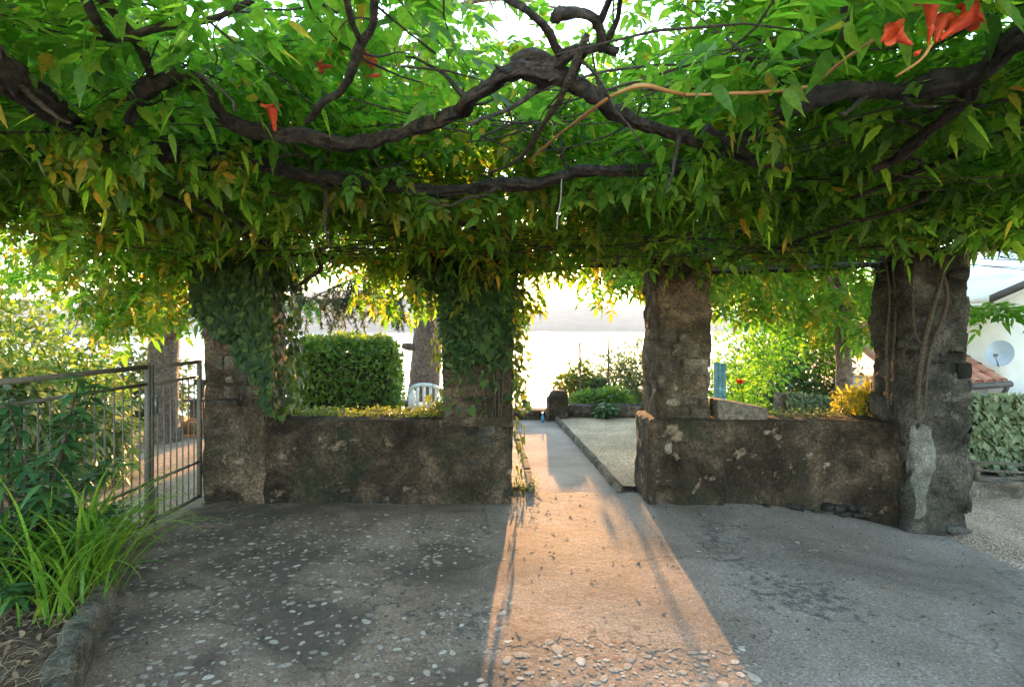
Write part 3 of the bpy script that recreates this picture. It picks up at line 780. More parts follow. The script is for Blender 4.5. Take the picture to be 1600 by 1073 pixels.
o = strip('gravel_bed', [(1.1, 5.7), (1.02, 7), (0.80, 10.15)], [(4.2, 5.85), (4.2, 8), (4.2, 10.2)], 0.03, M['gravel_pale'], amp=0.012)
tag(o, 'pale gravel bed right of the path', 'gravel bed')
o = strip('path_verge', [(-1.2, 5.78), (-1.2, 7), (-1.2, 10.1)], [(0.20, 5.7), (0.16, 7.0), (-0.07, 10.1)], 0.03, M['gravel_pale'], amp=0.02)
tag(o, 'mossy gravel verge left of the path', 'verge')
kb = tag(empty('path_kerb', (0.9, 7.5, 0)), 'long low kerb along the right side of the path', 'kerb')
t = 5.62; k = 0
while t < 10.0:
    L_ = rng.uniform(0.45, 0.8); e = min(t + L_, 10.05)
    xa = float(np.interp(t, [5.6, 7, 10.1], [1.05, 0.97, 0.755])); xb = float(np.interp(e, [5.6, 7, 10.1], [1.05, 0.97, 0.755]))
    V, F = rough_block(-0.025, 0.035, 0.004, e - t - 0.004, -0.15, 0.06 + rng.uniform(-0.008, 0.008), 0.04, 0.005, 0.012, seed=k * 3.3)
    V[:, 0] += xa + (xb - xa) * V[:, 1] / (e - t); V[:, 1] += t
    obj_np('kerb_stone', V, F, M['kerb'], kb, True); t = e; k += 1
kb = tag(empty('path_kerb', (0.2, 7.5, 0)), 'mossy low kerb along the left side of the path', 'kerb')
t = 5.66; k = 0
while t < 10.0:
    L_ = rng.uniform(0.35, 0.7); e = min(t + L_, 10.05)
    xa = float(np.interp(t, [5.6, 7, 10.1], [0.2, 0.16, -0.07])); xb = float(np.interp(e, [5.6, 7, 10.1], [0.2, 0.16, -0.07]))
    V, F = rough_block(-0.05, 0.03, 0.004, e - t - 0.004, -0.15, 0.05 + rng.uniform(-0.01, 0.01), 0.04, 0.007, 0.012, seed=k * 5.3 + 100)
    V[:, 0] += xa + (xb - xa) * V[:, 1] / (e - t); V[:, 1] += t
    obj_np('kerb_stone', V, F, M['kerb'], kb, True); t = e; k += 1

# wall, post and low stones at the far end of the path
fw = tag(empty('garden_wall', (0.2, 10.3, 0)), 'low rubble wall closing the far end of the path', 'wall')
V, F = rough_block(-1.6, 0.66, 10.12, 10.45, -0.9, 0.1, 0.05, 0.015, 0.02, seed=91); obj_np('core', V, F, M['pillar'], fw, True)
stones_on_faces(fw, -0.6, 0.64, 10.12, 10.45, -0.05, 0.13, 0.8, M['stone'], (-0.005, 0.02), (0.07, 0.1), (0.08, 0.2), faces=('front',))
V, F = rough_block(-1.64, 0.67, 10.07, 10.5, 0.102, 0.15, 0.05, 0.006, 0.012, seed=92); obj_np('coping', V, F, M['stone'], fw, True)
gp = tag(empty('gate_post', (0.8, 10.1, 0)), 'short round-topped cement post at the end of the path', 'post')
V, F = rough_block(0.64, 0.98, 9.95, 10.3, -0.4, 0.5, 0.03, 0.01, 0.1, seed=95); obj_np('shaft', V, F, M['pillar'], gp, True)
V, F = bar((0.61, 9.93, -0.05), (0.61, 9.93, 0.42), 0.05); obj_np('wooden_stake', np.array(V), F, M['wood_dark'], gp)
rw = tag(empty('edging_wall', (1.6, 10.2, 0)), 'low stone edging wall behind the gravel bed', 'wall')
V, F = rough_block(1.0, 4.2, 10.05, 10.35, -0.6, 0.24, 0.05, 0.02, 0.04, seed=99); obj_np('core', V, F, M['stone'], rw, True)
stones_on_faces(rw, 1.0, 2.6, 10.05, 10.35, 0.06, 0.26, 0.85, M['stone'], (0.0, 0.04), (0.14, 0.2), (0.16, 0.4), faces=('front',))

# kerb of the planting bed on the left, and the bed itself
kb = tag(empty('bed_kerb', (-2.3, 3.4, 0)), 'rough mossy stone kerb of the left planting bed', 'kerb')
P0 = np.array([-1.86, 2.45]); P1 = np.array([-2.88, 4.42]); LL = np.linalg.norm(P1 - P0); dd = (P1 - P0) / LL; nn = np.array([dd[1], -dd[0]])
P0 = P0 - dd * 0.9; LL += 0.9
t = 0.0; k = 0
while t < LL - 0.05:
    e = min(LL, t + rng.uniform(0.28, 0.5))
    V, F = rough_block(t + 0.003, e - 0.003, -0.13, 0.0, -0.2, 0.14 + rng.uniform(-0.02, 0.015), 0.022, 0.016, 0.03, seed=200 + k * 4.1, freq=7)
    W = V.copy(); W[:, 0] = P0[0] + dd[0] * V[:, 0] + nn[0] * V[:, 1]; W[:, 1] = P0[1] + dd[1] * V[:, 0] + nn[1] * V[:, 1]
    F = F if True else F
    obj_np('kerb_stone', W, F, M['kerb'], kb, True); t = e; k += 1
bx_ = np.linspace(-5.5, -1.2, 60); by_ = np.linspace(1.2, 4.6, 50)
BX, BY = np.meshgrid(bx_, by_, indexing='ij')
lim = np.interp(BY, [1.2, 2.45, 4.42, 4.6], [-1.3, -1.95, -2.97, -3.0])
lim2 = np.where(BY > 3.0, lim, lim)
BX2 = np.minimum(np.maximum(BX, np.where(BY > 2.9, -3.0, -9)), lim2)
BZ = 0.10 + 0.03 * np.vectorize(lambda x, y: fbm(x * 2, y * 2, 5))(BX2, BY)
V = np.stack([BX2, BY, BZ], -1).reshape(-1, 3); F = grid_faces(60, 50)
ar = np.linalg.norm(np.cross(V[F[:, 1]] - V[F[:, 0]], V[F[:, 2]] - V[F[:, 0]]), axis=1); F = F[ar > 1e-5]
tag(obj_np('planting_bed', V, F, M['soil'], None, True), 'dark leaf-littered soil of the left planting bed', 'planting bed', kind='structure')
# ------------------------------------------------------------------ iron gate, two leaves along the left side of the terrace
def gate_leaf(name, label, ya, yb, x, zlo, zhi, nb, bolt):
    g = tag(empty(name, (x, (ya + yb) / 2, 0)), label, 'gate', 'gate leaves')
    def part(nm, *bars):
        mb = MB()
        for b_ in bars: mb.add(*bar(*b_))
        return mb.build(nm, M['iron'], g)
    part('frame_post', ((x, ya, zlo), (x, ya, zhi), 0.032)); part('frame_post', ((x, yb, zlo), (x, yb, zhi), 0.032))
    s = 0.017
    part('top_rail', ((x, ya + s, zhi - 0.016), (x, yb - s, zhi - 0.016), 0.032))
    part('rail', ((x, ya + s, zhi - 0.15), (x, yb - s, zhi - 0.15), 0.022)); part('rail', ((x, ya + s, zlo + 0.33), (x, yb - s, zlo + 0.33), 0.02))
    part('bottom_rail', ((x, ya + s, zlo + 0.016), (x, yb - s, zlo + 0.016), 0.028))
    for k in range(nb):
        y = ya + (yb - ya) * (k + 1) / (nb + 1)
        mb = MB(); mb.add(*tube([(x, y, zlo + 0.03, 0.0065), (x, y, zhi - 0.14, 0.0065)], 6)); mb.build('bar', M['iron'], g, True)
    if bolt:
        mb = MB(); mb.add(*box(x + 0.018, x + 0.04, ya + 0.0, ya + 0.03, 0.92, 1.06)); mb.build('latch_box', M['pipe'], g)
        mb = MB(); mb.add(*tube([(x + 0.03, ya + 0.012, 0.004, 0.009), (x + 0.03, ya + 0.012, 0.34, 0.009)], 6)); mb.build('drop_bolt', M['pipe'], g, True)
    return g
gate_leaf('iron_gate', 'grey iron gate leaf hinged on the ivy-topped pillar', 4.56, 5.27, -2.86, 0.05, 1.305, 7, True)
gate_leaf('iron_gate', 'grey iron gate leaf standing among the left bed shrubs', 3.0, 4.52, -2.86, 0.05, 1.31, 15, False)

# ------------------------------------------------------------------ pergola pipes
def pipe(name, label, a, b, r, mat=None):
    V, F = tube([(*a, r), (*b, r)], 10, step=0.2); return tag(obj_np(name, V, F, mat or M['pipe'], None, True), label, 'pipe')
pipe('steel_pipe', 'grey steel pipe spanning between the two left pillars', (-2.75, 5.4, 2.235), (1.9, 5.45, 2.25), 0.024)
pipe('steel_pipe', 'dark steel pipe spanning to the lane pillar', (1.4, 5.62, 2.16), (3.9, 5.3, 2.2), 0.024)
V, F = tube([at(1405, 402, 5.0) + (0.035,), at(1480, 392, 4.9) + (0.045,), at(1545, 384, 4.8) + (0.05,), at(1640, 380, 4.7) + (0.045,)], 10, 0.15, 0, 6, 0.06)
tag(obj_np('timber_pole', V, F, M['stem'], None, True), 'weathered brown timber pole lying over the lane pillar', 'pole')

# ------------------------------------------------------------------ leaf shapes
def leaflet(L=1.0, W=0.5, n=2, fold=0.18, droop=0.25, serr=0.0, tip=1.6):
    """one pointed leaflet along +X: midrib row plus a row on each side"""
    xs_ = {1: np.array([0.36]), 2: np.array([0.2, 0.58]), 3: np.array([0.14, 0.4, 0.72])}.get(n, np.linspace(0, 1, n + 2)[1:-1])
    V = [(0, 0, 0)]; mid = []; lf = []; rt = []
    prof = lambda t: math.sin(math.pi * t ** 0.75) ** 0.75 * (1 - 0.3 * t ** 4)
    for i, t in enumerate(xs_):
        w = W / 2 * prof(t) * (1 + (serr if i % 2 else -serr))
        z = -droop * t * t * L
        mid.append(len(V)); V.append((t * L, 0, z - fold * w))
        lf.append(len(V)); V.append((t * L - 0.03 * L, w, z)); rt.append(len(V)); V.append((t * L - 0.03 * L, -w, z))
    V.append((L * 1.12, 0, -droop * 1.25 * L)); e = len(V) - 1
    F = [(0, mid[0], lf[0]), (0, rt[0], mid[0])]
    for i in range(len(xs_) - 1):
        F += [(mid[i], mid[i + 1], lf[i + 1]), (mid[i], lf[i + 1], lf[i]), (mid[i], rt[i + 1], mid[i + 1]), (mid[i], rt[i], rt[i + 1])]
    F += [(mid[-1], e, lf[-1]), (mid[-1], rt[-1], e)]
    return np.array(V, float), np.array(F)

def compound(pairs=4, L=0.26, lf=0.075, w=0.036, n=2, droop=0.5, serr=0.0, seed=0, rachis=True):
    """a pinnate leaf: pairs of leaflets along a drooping rachis and one at its end"""
    rg = np.random.default_rng(seed); mb = MB()
    def rp(t): return np.array([L * t * (1 - 0.12 * t), 0, -droop * L * t * t * 0.8])
    for i in range(pairs):
        t = 0.28 + 0.62 * i / max(1, pairs - 1); p = rp(t)
        for s in (-1, 1):
            V, F = leaflet(lf * rg.uniform(0.85, 1.12), w * rg.uniform(0.9, 1.15), n, 0.3, rg.uniform(0.08, 0.35), serr)
            ro = rg.normal(0, 0.4); cr, sr = math.cos(ro), math.sin(ro); V = V @ np.array([[1, 0, 0], [0, cr, sr], [0, -sr, cr]]); V[:, 2] += 0.1 * rg.normal() * np.sin(V[:, 0] / lf * 3.0) * lf
            a = s * rg.uniform(0.75, 1.3); ca, sa = math.cos(a), math.sin(a)
            V = V @ np.array([[ca, sa, 0], [-sa, ca, 0], [0, 0, 1]])
            b = rg.uniform(-0.15, 0.4); V[:, 2] -= b * np.abs(V[:, 1])
            tw_ = rg.normal(0, 0.3); V[:, 2] += tw_ * V[:, 0]
            mb.add(V + p + np.array([0, s * 0.004, 0]), F)
    V, F = leaflet(lf * 1.25, w * 1.2, n, 0.3, 0.35, serr); V[:, 2] -= V[:, 0] * droop; mb.add(V + rp(1.0), F)
    if rachis:
        q = [rp(t) for t in (0, 0.5, 1.0)]; r = 0.0016
        for a, b in zip(q[:-1], q[1:]):
            mb.add([a + [0, r, 0], a - [0, r, 0], b - [0, r, 0], b + [0, r, 0]], quads([(0, 1, 2, 3)]))
    return mb.arrays()

LO = [compound(4, 0.26, 0.082, 0.044, 3, seed=s, droop=d) for s, d in ((1, 0.1), (2, 0.35), (3, 0.6), (5, 0.8), (6, 0.2))] + [compound(3, 0.22, 0.09, 0.05, 3, seed=4, droop=0.4)]
LO2 = [compound(p_, 0.26, 0.082, 0.044, 2, seed=s, droop=d) for p_, s, d in ((4, 1, 0.1), (4, 2, 0.35), (4, 3, 0.6), (4, 5, 0.8), (5, 6, 0.2), (3, 4, 0.4))]
HI = [compound(p, L_, lf, w, 7, d, 0.08, s) for p, L_, lf, w, d, s in ((4, 0.26, 0.085, 0.048, 0.25, 11), (4, 0.28, 0.082, 0.046, 0.5, 12), (3, 0.22, 0.095, 0.055, 0.4, 13), (5, 0.3, 0.078, 0.043, 0.3, 14), (4, 0.24, 0.088, 0.044, 0.7, 15), (3, 0.2, 0.08, 0.05, 0.15, 16), (4, 0.27, 0.07, 0.04, 0.1, 17), (5, 0.28, 0.072, 0.038, 0.8, 18))]
# lobed ivy leaf, folded a little along the middle
_ol = [(0.0, 0.0), (-0.16, 0.3), (0.12, 0.52), (0.36, 0.34), (0.62, 0.4), (0.66, 0.2), (1.0, 0.0), (0.66, -0.2), (0.62, -0.4), (0.36, -0.34), (0.12, -0.52), (-0.16, -0.3)]
IVY = (np.array([(0.3, 0, -0.05)] + [(x, y, 0.10 * abs(y) - 0.12 * x * x) for x, y in _ol]), np.array([(0, i + 1, (i + 1) % 12 + 1) for i in range(12)]))
OVAL = leaflet(1.0, 0.5, 3, 0.25, 0.2)
LANCE = leaflet(1.0, 0.3, 3, 0.3, 0.25)
SMALL = leaflet(1.0, 0.5, 1, 0.25, 0.15)

def shoots(n, sampler, length=(0.5, 1.1), spacing=0.062, rise=(-0.1, 0.35), droop=0.25, size=(0.58, 1.05), leafdrop=(-0.35, 0.45), bias=None, low=None, stray=0.06):
    """random leafy shoots; returns leaf points, directions, sizes and the twig tubes"""
    P, D, S, TW = [], [], [], []
    k = 0; tries = 0
    while k < n and tries < n * 30:
        tries += 1
        s = sampler()
        if s is None: continue
        k += 1
        p = np.array(s, float); a = rng.uniform(0, 2 * math.pi)
        d = np.array([math.cos(a), math.sin(a), rng.uniform(*rise)])
        if bias is not None: d = d + np.asarray(bias)
        d /= np.linalg.norm(d)
        L = rng.uniform(*length); m_ = max(3, int(L / spacing)); pts = []
        side = 1
        for i in range(m_):
            d = d + np.array([rng.normal(0, 0.09), rng.normal(0, 0.09), rng.normal(0, 0.05) - droop * spacing]); d /= np.linalg.norm(d)
            p = p + d * spacing; pts.append((*p, 0.0035 * (1 - 0.6 * i / m_)))
            lat = np.cross(d, [0, 0, 1.0]); lat /= np.linalg.norm(lat) + 1e-9; side = -side
            ld = 0.35 * d + side * lat * rng.uniform(0.6, 1.0) - np.array([0, 0, rng.uniform(*leafdrop)]) + rng.normal(0, 0.15, 3)
            if low is not None:
                tipz = p[2] + ld[2] / np.linalg.norm(ld) * 0.24 - 0.05
                if tipz < low(p[1]) and rng.random() > stray: continue
            P.append(p.copy()); D.append(ld); S.append(rng.uniform(*size) * (1 - 0.3 * (i / m_) ** 3))
        TW.append(np.array(pts))
    return np.array(P), np.array(D), np.array(S), TW

def leaf_mats(D, tilt=0.35):
    n_ = len(D); up = np.tile([0, 0, 1.0], (n_, 1)) + rng.normal(0, tilt, (n_, 3))
    return frames(D, up)

hi_meshes = {}
def hi_mesh(k, mat):
    if (k, mat.name) not in hi_meshes:
        me = mesh_np('leaf', *HI[k]); me.materials.append(mat); hi_meshes[(k, mat.name)] = me
    return hi_meshes[(k, mat.name)]

def in_frame(P, margin=0.0):
    Y = np.maximum(P[:, 1], 0.05)
    px = CX + P[:, 0] / Y * FPX; py = HY - (P[:, 2] - CAM_Z) / Y * FPX
    return (P[:, 1] > 0.6) & (px > -margin) & (px < 1600 + margin) & (py > -margin) & (py < 1073 + margin)

def foliage(root, P, D, S, TW, nhi, mats, tilt=0.35, twig_mat='stem', name='foliage', frac=None):
    """the nearest leaves as single objects, the rest as one mass of real leaves per material"""
    order = np.argsort(P[:, 1] + 100.0 * (~in_frame(P)))
    Mx = leaf_mats(D, tilt)
    pick = order[:nhi]; rest = order[nhi:]
    which = np.zeros(len(P), int)
    if frac is not None: which = frac(P)
    for i in pick:
        mt = Matrix([list(Mx[i][r]) + [P[i][r]] for r in range(3)] + [[0, 0, 0, 1]])
        o = bpy.data.objects.new('leaf', hi_mesh(int(rng.integers(len(HI))), mats[which[i]])); COL.objects.link(o)
        o.location = P[i]; o.rotation_euler = mt.to_euler(); o.scale = (S[i],) * 3
        put(o, root)
    for w_, mt in enumerate(mats):
        r_ = rest[which[rest] == w_]
        if not len(r_): continue
        mb = MB(); kind = rng.integers(len(LO), size=len(r_))
        for t_ in range(len(LO)):
            q = r_[kind == t_]
            nr_ = q[P[q][:, 1] < 3.4]; fr_ = q[P[q][:, 1] >= 3.4]
            if len(nr_): mb.add(*scatter(LO[t_], Mx[nr_], P[nr_], S[nr_]))
            if len(fr_): mb.add(*scatter(LO2[t_], Mx[fr_], P[fr_], S[fr_]))
        o = mb.build(name, mt, root); o['kind'] = 'stuff'
    if TW:
        mb = MB()
        for t_ in TW: mb.add(*tube(t_, 3))
        o = mb.build('twigs', M[twig_mat], root); o['kind'] = 'stuff'

# ------------------------------------------------------------------ vine wood: traced runs of (px, py, height, radius)
def run(pts, dz=0.0):
    return [(*atz(px, py, z + dz), r) for (px, py, z, r) in pts]
def branch(root, pts, mat='bark', knob=0.34, nseg=11, step=0.03, name='branch'):
    big = max(q[3] for q in pts) > 0.03
    C = catmull(run(pts), step); s_ = rng.uniform(0, 50)
    for i in range(len(C)):      # the runs wander a little between the traced points
        C[i, :3] += C[i, 3] * np.array([0.5 * noise.noise(Vector((i * 0.11 + s_, k, 0))) + 0.25 * noise.noise(Vector((i * 0.4 + s_, k, 3))) for k in (0, 5, 9)])
        C[i, 3] *= (0.62 if big else 0.85) * (1 + 0.45 * noise.noise(Vector((i * 0.13, s_, 3))))
    V, F = tube(C, 20 if big else nseg, knob * (0.8 if big else 1.2), 0.02 if big else 0.06, 11.0, None, s_, 0.75 if big else 0.25)
    o = obj_np(name, V, F, M[mat], root, True)
    if len(C) > 14 and 'bark' in mat:    # side spurs and twigs
        for w_ in range(max(2, len(C) // 12)):
            i = rng.integers(3, len(C) - 3); d = C[i + 2, :3] - C[i - 2, :3]; d /= np.linalg.norm(d) + 1e-9; d = d * rng.choice((-0.7, 0.7)) + rng.normal(0, 0.6, 3) + [0, 0, 0.15]; d /= np.linalg.norm(d)
            L_ = rng.uniform(0.06, 0.5); q = C[i, :3].copy(); r0 = min(0.012, C[i, 3] * rng.uniform(0.25, 0.5)); pts = [(*q, r0 * 1.6)]
            for k in range(7): d = d + rng.normal(0, 0.2, 3); d /= np.linalg.norm(d); q = q + d * L_ / 7; pts.append((*q, r0 * (1 - 0.1 * k)))
            if min(t_[1] for t_ in pts) > 1.3: V, F = tube(pts, 6, 0.2, 0, 14, None, s_ + w_); obj_np('twig', V, F, M[mat], o, True)
    if big:                       # a thinner stem wound along the old one
        for w_ in range(2):
            a = np.linspace(0, rng.uniform(5, 9), len(C)) + rng.uniform(0, 6); S_ = C.copy()
            T_ = np.gradient(C[:, :3], axis=0); T_ /= np.linalg.norm(T_, axis=1)[:, None]; U_ = np.cross(T_, [0, 0, 1.0]); W_ = np.cross(U_, T_)
            S_[:, :3] += (np.cos(a)[:, None] * U_ + np.sin(a)[:, None] * W_) * (C[:, 3:4] * 0.8); S_[:, 3] = C[:, 3] * 0.36 * (1 - 0.3 * w_)
            i0 = int(len(C) * rng.uniform(0, 0.3)); i1 = int(len(C) * rng.uniform(0.7, 1.0))
            V, F = tube(S_[i0:i1], 9, 0.3, 0, 11, None, s_ + 9, 0.4); obj_np('strand', V, F, M[mat], o, True)
    return o

vine_l = tag(empty('trumpet_vine', (-2.9, 3.6, 0)), 'trumpet vine with thick dark trunk over the gate side', 'vine', 'vines over the terrace')
vine_c = tag(empty('trumpet_vine', (-0.2, 3.2, 2.0)), 'trumpet vine with arching bare branch over the path', 'vine', 'vines over the terrace')
vine_r = tag(empty('trumpet_vine', (3.6, 4.4, 0)), 'trumpet vine with red flowers over the lane side', 'vine', 'vines over the terrace')
vine_f = tag(empty('wisteria_vine', (0, 5.3, 2.2)), 'dense drooping vine thatch along the pillar tops', 'vine', 'vines over the terrace')

# left trunk into the long sagging stem
branch(vine_l, [(-120, 60, 2.42, .065), (0, 111, 2.42, .065), (68, 162, 2.42, .066), (128, 203, 2.42, .062), (203, 232, 2.42, .06), (300, 245, 2.42, .055), (398, 256, 2.4, .055), (470, 272, 2.4, .05), (540, 279, 2.4, .048)], 'bark', 0.3, 12, name='trunk')
branch(vine_l, [(200, 190, 2.42, .034), (209, 159, 2.46, .04), (245, 128, 2.5, .042), (287, 118, 2.5, .044), (325, 150, 2.47, .044), (355, 189, 2.44, .046), (405, 206, 2.42, .05), (470, 215, 2.42, .048), (530, 224, 2.42, .046)], 'bark', 0.3, 12)
branch(vine_c, [(540, 279, 2.4, .048), (631, 294, 2.4, .05), (699, 299, 2.4, .05), (760, 291, 2.4, .046), (800, 287, 2.4, .044), (867, 280, 2.4, .044), (935, 265, 2.4, .042), (1036, 266, 2.4, .044), (1070, 258, 2.4, .044)], 'bark', 0.28, 10, name='trunk')
branch(vine_r, [(1060, 260, 2.4, .044), (1144, 229, 2.42, .048), (1195, 196, 2.44, .046), (1242, 165, 2.46, .045), (1330, 142, 2.48, .05), (1414, 142, 2.5, .056), (1465, 125, 2.5, .062), (1532, 105, 2.5, .06), (1600, 64, 2.5, .055), (1700, 10, 2.5, .06)], 'bark_lichen', 0.35, 12, name='trunk')
branch(vine_c, [(520, 222, 2.42, .046), (564, 224, 2.42, .045), (631, 206, 2.43, .042), (699, 182, 2.45, .04), (726, 172, 2.45, .043), (735, 158, 2.45, .04), (759, 135, 2.47, .036), (800, 108, 2.48, .04), (851, 115, 2.48, .046), (884, 125, 2.48, .048), (928, 145, 2.47, .045), (969, 179, 2.45, .042), (1002, 192, 2.44, .036), (1070, 216, 2.42, .033), (1120, 236, 2.42, .03), (1185, 256, 2.4, .024)], 'bark', 0.3, 12)
branch(vine_c, [(800, 100, 2.5, .03), (830, 92, 2.52, .034), (867, 105, 2.5, .03), (884, 88, 2.52, .032), (928, 74, 2.54, .03), (962, 81, 2.55, .02)], 'bark', 0.4)
branch(vine_c, [(940, 76, 2.54, .028), (940, 55, 2.56, .026), (935, 38, 2.58, .024), (922, 26, 2.58, .022), (874, 24, 2.6, .022), (868, 32, 2.58, .018)], 'bark', 0.3)
branch(vine_c, [(884, 95, 2.52, .016), (866, 70, 2.54, .017), (854, 44, 2.56, .018), (824, 17, 2.58, .018), (790, -5, 2.6, .018)], 'bark', 0.25)
branch(vine_c, [(932, 44, 2.58, .018), (948, 10, 2.6, .014), (958, -20, 2.6, .012)], 'bark', 0.2)
branch(vine_c, [(950, 64, 2.56, .012), (965, 30, 2.58, .01), (970, -10, 2.6, .01)], 'bark', 0.2)
branch(vine_c, [(918, 54, 2.56, .014), (900, 95, 2.5, .013), (884, 135, 2.44, .015), (857, 182, 2.4, .013), (827, 230, 2.38, .012), (795, 258, 2.36, .009), (766, 270, 2.36, .008)], 'stem', 0.2)
branch(vine_c, [(827, 252, 2.36, .006), (867, 216, 2.4, .007), (935, 165, 2.42, .008), (980, 140, 2.44, .009), (1009, 133, 2.45, .009), (1040, 140, 2.45, .009), (1070, 148, 2.45, .009)], 'young_stem', 0.1, 7)
branch(vine_r, [(1070, 148, 2.45, .009), (1161, 147, 2.45, .008), (1249, 138, 2.45, .007), (1276, 128, 2.46, .007), (1323, 91, 2.48, .006), (1367, 61, 2.5, .006)], 'young_stem', 0.1, 7)
branch(vine_c, [(585, -20, 2.6, .016), (580, 40, 2.56, .017), (564, 67, 2.54, .018), (550, 111, 2.5, .017), (530, 145, 2.48, .016), (506, 159, 2.46, .017), (480, 192, 2.43, .016)], 'bark', 0.2)
branch(vine_c, [(538, -10, 2.6, .011), (548, 30, 2.57, .012), (562, 63, 2.54, .013)], 'bark', 0.2)
branch(vine_l, [(128, -10, 2.6, .016), (150, 30, 2.56, .016), (179, 68, 2.54, .016), (190, 80, 2.52, .015)], 'bark', 0.2)
branch(vine_l, [(150, -8, 2.6, .016), (202, 51, 2.56, .018), (225, 85, 2.54, .018), (240, 130, 2.5, .016), (270, 189, 2.45, .014)], 'bark', 0.2)
branch(vine_l, [(170, 80, 2.52, .014), (190, 62, 2.54, .015), (236, 47, 2.56, .015), (297, 37, 2.58, .013), (345, 25, 2.6, .01), (395, 0, 2.62, .009)], 'bark', 0.2)
branch(vine_l, [(296, 6, 2.6, .004), (360, 62, 2.55, .004), (440, 125, 2.5, .004), (520, 190, 2.45, .004)], 'stem', 0.1, 5)
branch(vine_r, [(1532, 112, 2.5, .04), (1499, 162, 2.46, .036), (1448, 209, 2.42, .034), (1397, 250, 2.38, .034), (1364, 263, 2.36, .03)], 'bark', 0.25)
branch(vine_r, [(1620, 180, 2.5, .018), (1532, 223, 2.46, .018), (1438, 267, 2.42, .018), (1330, 310, 2.36, .016)], 'bark', 0.25)
branch(vine_r, [(1100, 199, 2.44, .02), (1130, 215, 2.42, .022), (1160, 235, 2.42, .02), (1190, 256, 2.4, .018), (1240, 262, 2.38, .02)], 'bark_lichen', 0.25)
branch(vine_r, [(1320, -10, 2.6, .012), (1322, 30, 2.56, .014), (1318, 58, 2.54, .012)], 'stem', 0.15)
branch(vine_f, [(376, 394, 2.26, .02), (435, 397, 2.25, .026), (483, 397, 2.25, .03), (525, 401, 2.25, .026), (600, 405, 2.24, .02)], 'bark', 0.25)
branch(vine_f, [(494, 385, 2.3, .028), (499, 405, 2.22, .028), (502, 420, 2.14, .028), (483, 434, 2.06, .024), (470, 444, 2.02, .02), (464, 452, 1.96, .012)], 'bark', 0.25)
branch(vine_f, [(470, 270, 2.4, .03), (560, 300, 2.38, .03), (640, 330, 2.34, .026), (720, 350, 2.32, .024), (800, 372, 2.3, .02)], 'bark', 0.25)
branch(vine_f, [(150, 250, 2.4, .014), (250, 300, 2.36, .016), (330, 340, 2.32, .016), (420, 385, 2.28, .016)], 'bark', 0.25)
branch(vine_f, [(250, 260, 2.4, .014), (330, 320, 2.34, .016), (400, 365, 2.3, .016), (440, 390, 2.27, .016)], 'bark', 0.25)
branch(vine_f, [(850, 421, 2.14, .012), (930, 416, 2.17, .018), (1004, 414, 2.19, .02)], 'bark', 0.25)
branch(vine_f, [(1112, 426, 2.14, .018), (1200, 424, 2.16, .02), (1300, 420, 2.17, .022), (1390, 412, 2.18, .024)], 'bark', 0.25)
branch(vine_f, [(1200, 395, 2.22, .012), (1290, 360, 2.28, .014), (1380, 335, 2.32, .014), (1450, 310, 2.36, .016)], 'bark', 0.25)
# bare white twig hanging down
branch(vine_c, [(878, 280, 2.36, .003), (876, 310, 2.22, .003), (872, 335, 2.12, .0035), (870, 358, 2.02, .003)], 'pebble', 0.1, 5)
# dead thin stems of the thatch
mb = MB()
for k in range(330):
    x = rng.uniform(-3.0, 4.2); y = rng.uniform(4.3, 5.8); z = rng.uniform(2.2, 2.42)
    a = rng.normal(0, 0.35) + (math.pi if rng.random() < 0.5 else 0); L = rng.uniform(0.5, 1.5); pts = []
    dz = rng.uniform(-0.12, 0.15); cv = rng.normal(0, 0.5)
    for i in range(7):
        t = i / 6; pts.append((x + math.cos(a + cv * t) * L * t, y + math.sin(a + cv * t) * L * t * 0.8, z + dz * t + 0.05 * math.sin(3 * t + k), rng.uniform(0.003, 0.006) * (1 - 0.4 * t)))
    mb.add(*tube(pts, 4))
o = mb.build('thatch_stems', M['stem'], vine_f); o['kind'] = 'stuff'
mb = MB()
for k in range(220):
    x = rng.uniform(-3.6, 4.4); y = rng.uniform(1.7, 4.2); z = rng.uniform(2.38, 2.75)
    a = rng.uniform(0, 6.28); L = rng.uniform(0.4, 1.3); pts = []; dz = rng.uniform(-0.2, 0.4); cv = rng.normal(0, 0.9)
    for i in range(7):
        t = i / 6; pts.append((x + math.cos(a + cv * t) * L * t, y + math.sin(a + cv * t) * L * t, z + dz * t, rng.uniform(0.003, 0.008) * (1 - 0.4 * t)))
    if min(q[1] for q in pts) < 1.5: continue
    mb.add(*tube(pts, 4))
o = mb.build('loose_stems', M['stem'], vine_c); o['kind'] = 'stuff'

# ------------------------------------------------------------------ canopy leaves
def hole(x, y):
    """the thin place over the path where the sky comes in"""
    return math.exp(-(((x + 0.15) / 1.15) ** 2 + ((y - 2.5) / 1.2) ** 2) ** 2)

def smp_left():
    x = rng.uniform(-4.6, -0.55); y = rng.uniform(1.6, 4.4); z = 2.5 + 0.75 * rng.random() ** 1.5
    if rng.random() < hole(x, y) or abs(x) > 1.05 * y + 0.6: return None
    return x, y, z
def smp_right():
    x = rng.uniform(0.5, 4.9); y = rng.uniform(1.6, 4.6); z = 2.5 + 0.8 * rng.random() ** 1.5
    if rng.random() < hole(x, y) or abs(x) > 1.05 * y + 0.6: return None
    return x, y, z
def smp_bank():
    x = rng.uniform(-1.7, 1.4); y = rng.uniform(3.3, 5.2)
    z = 2.55 + (y - 3.3) * 0.25 + rng.uniform(0.0, 0.75)
    return x, y, z
def smp_far():
    x = rng.uniform(-3.6, 4.3); y = rng.uniform(3.5, 5.75); z = rng.uniform(2.26, 2.75) + 0.1 * (4.6 - y)
    if x > 3.0 and y > 5: return None
    return x, y, max(z, 2.24)
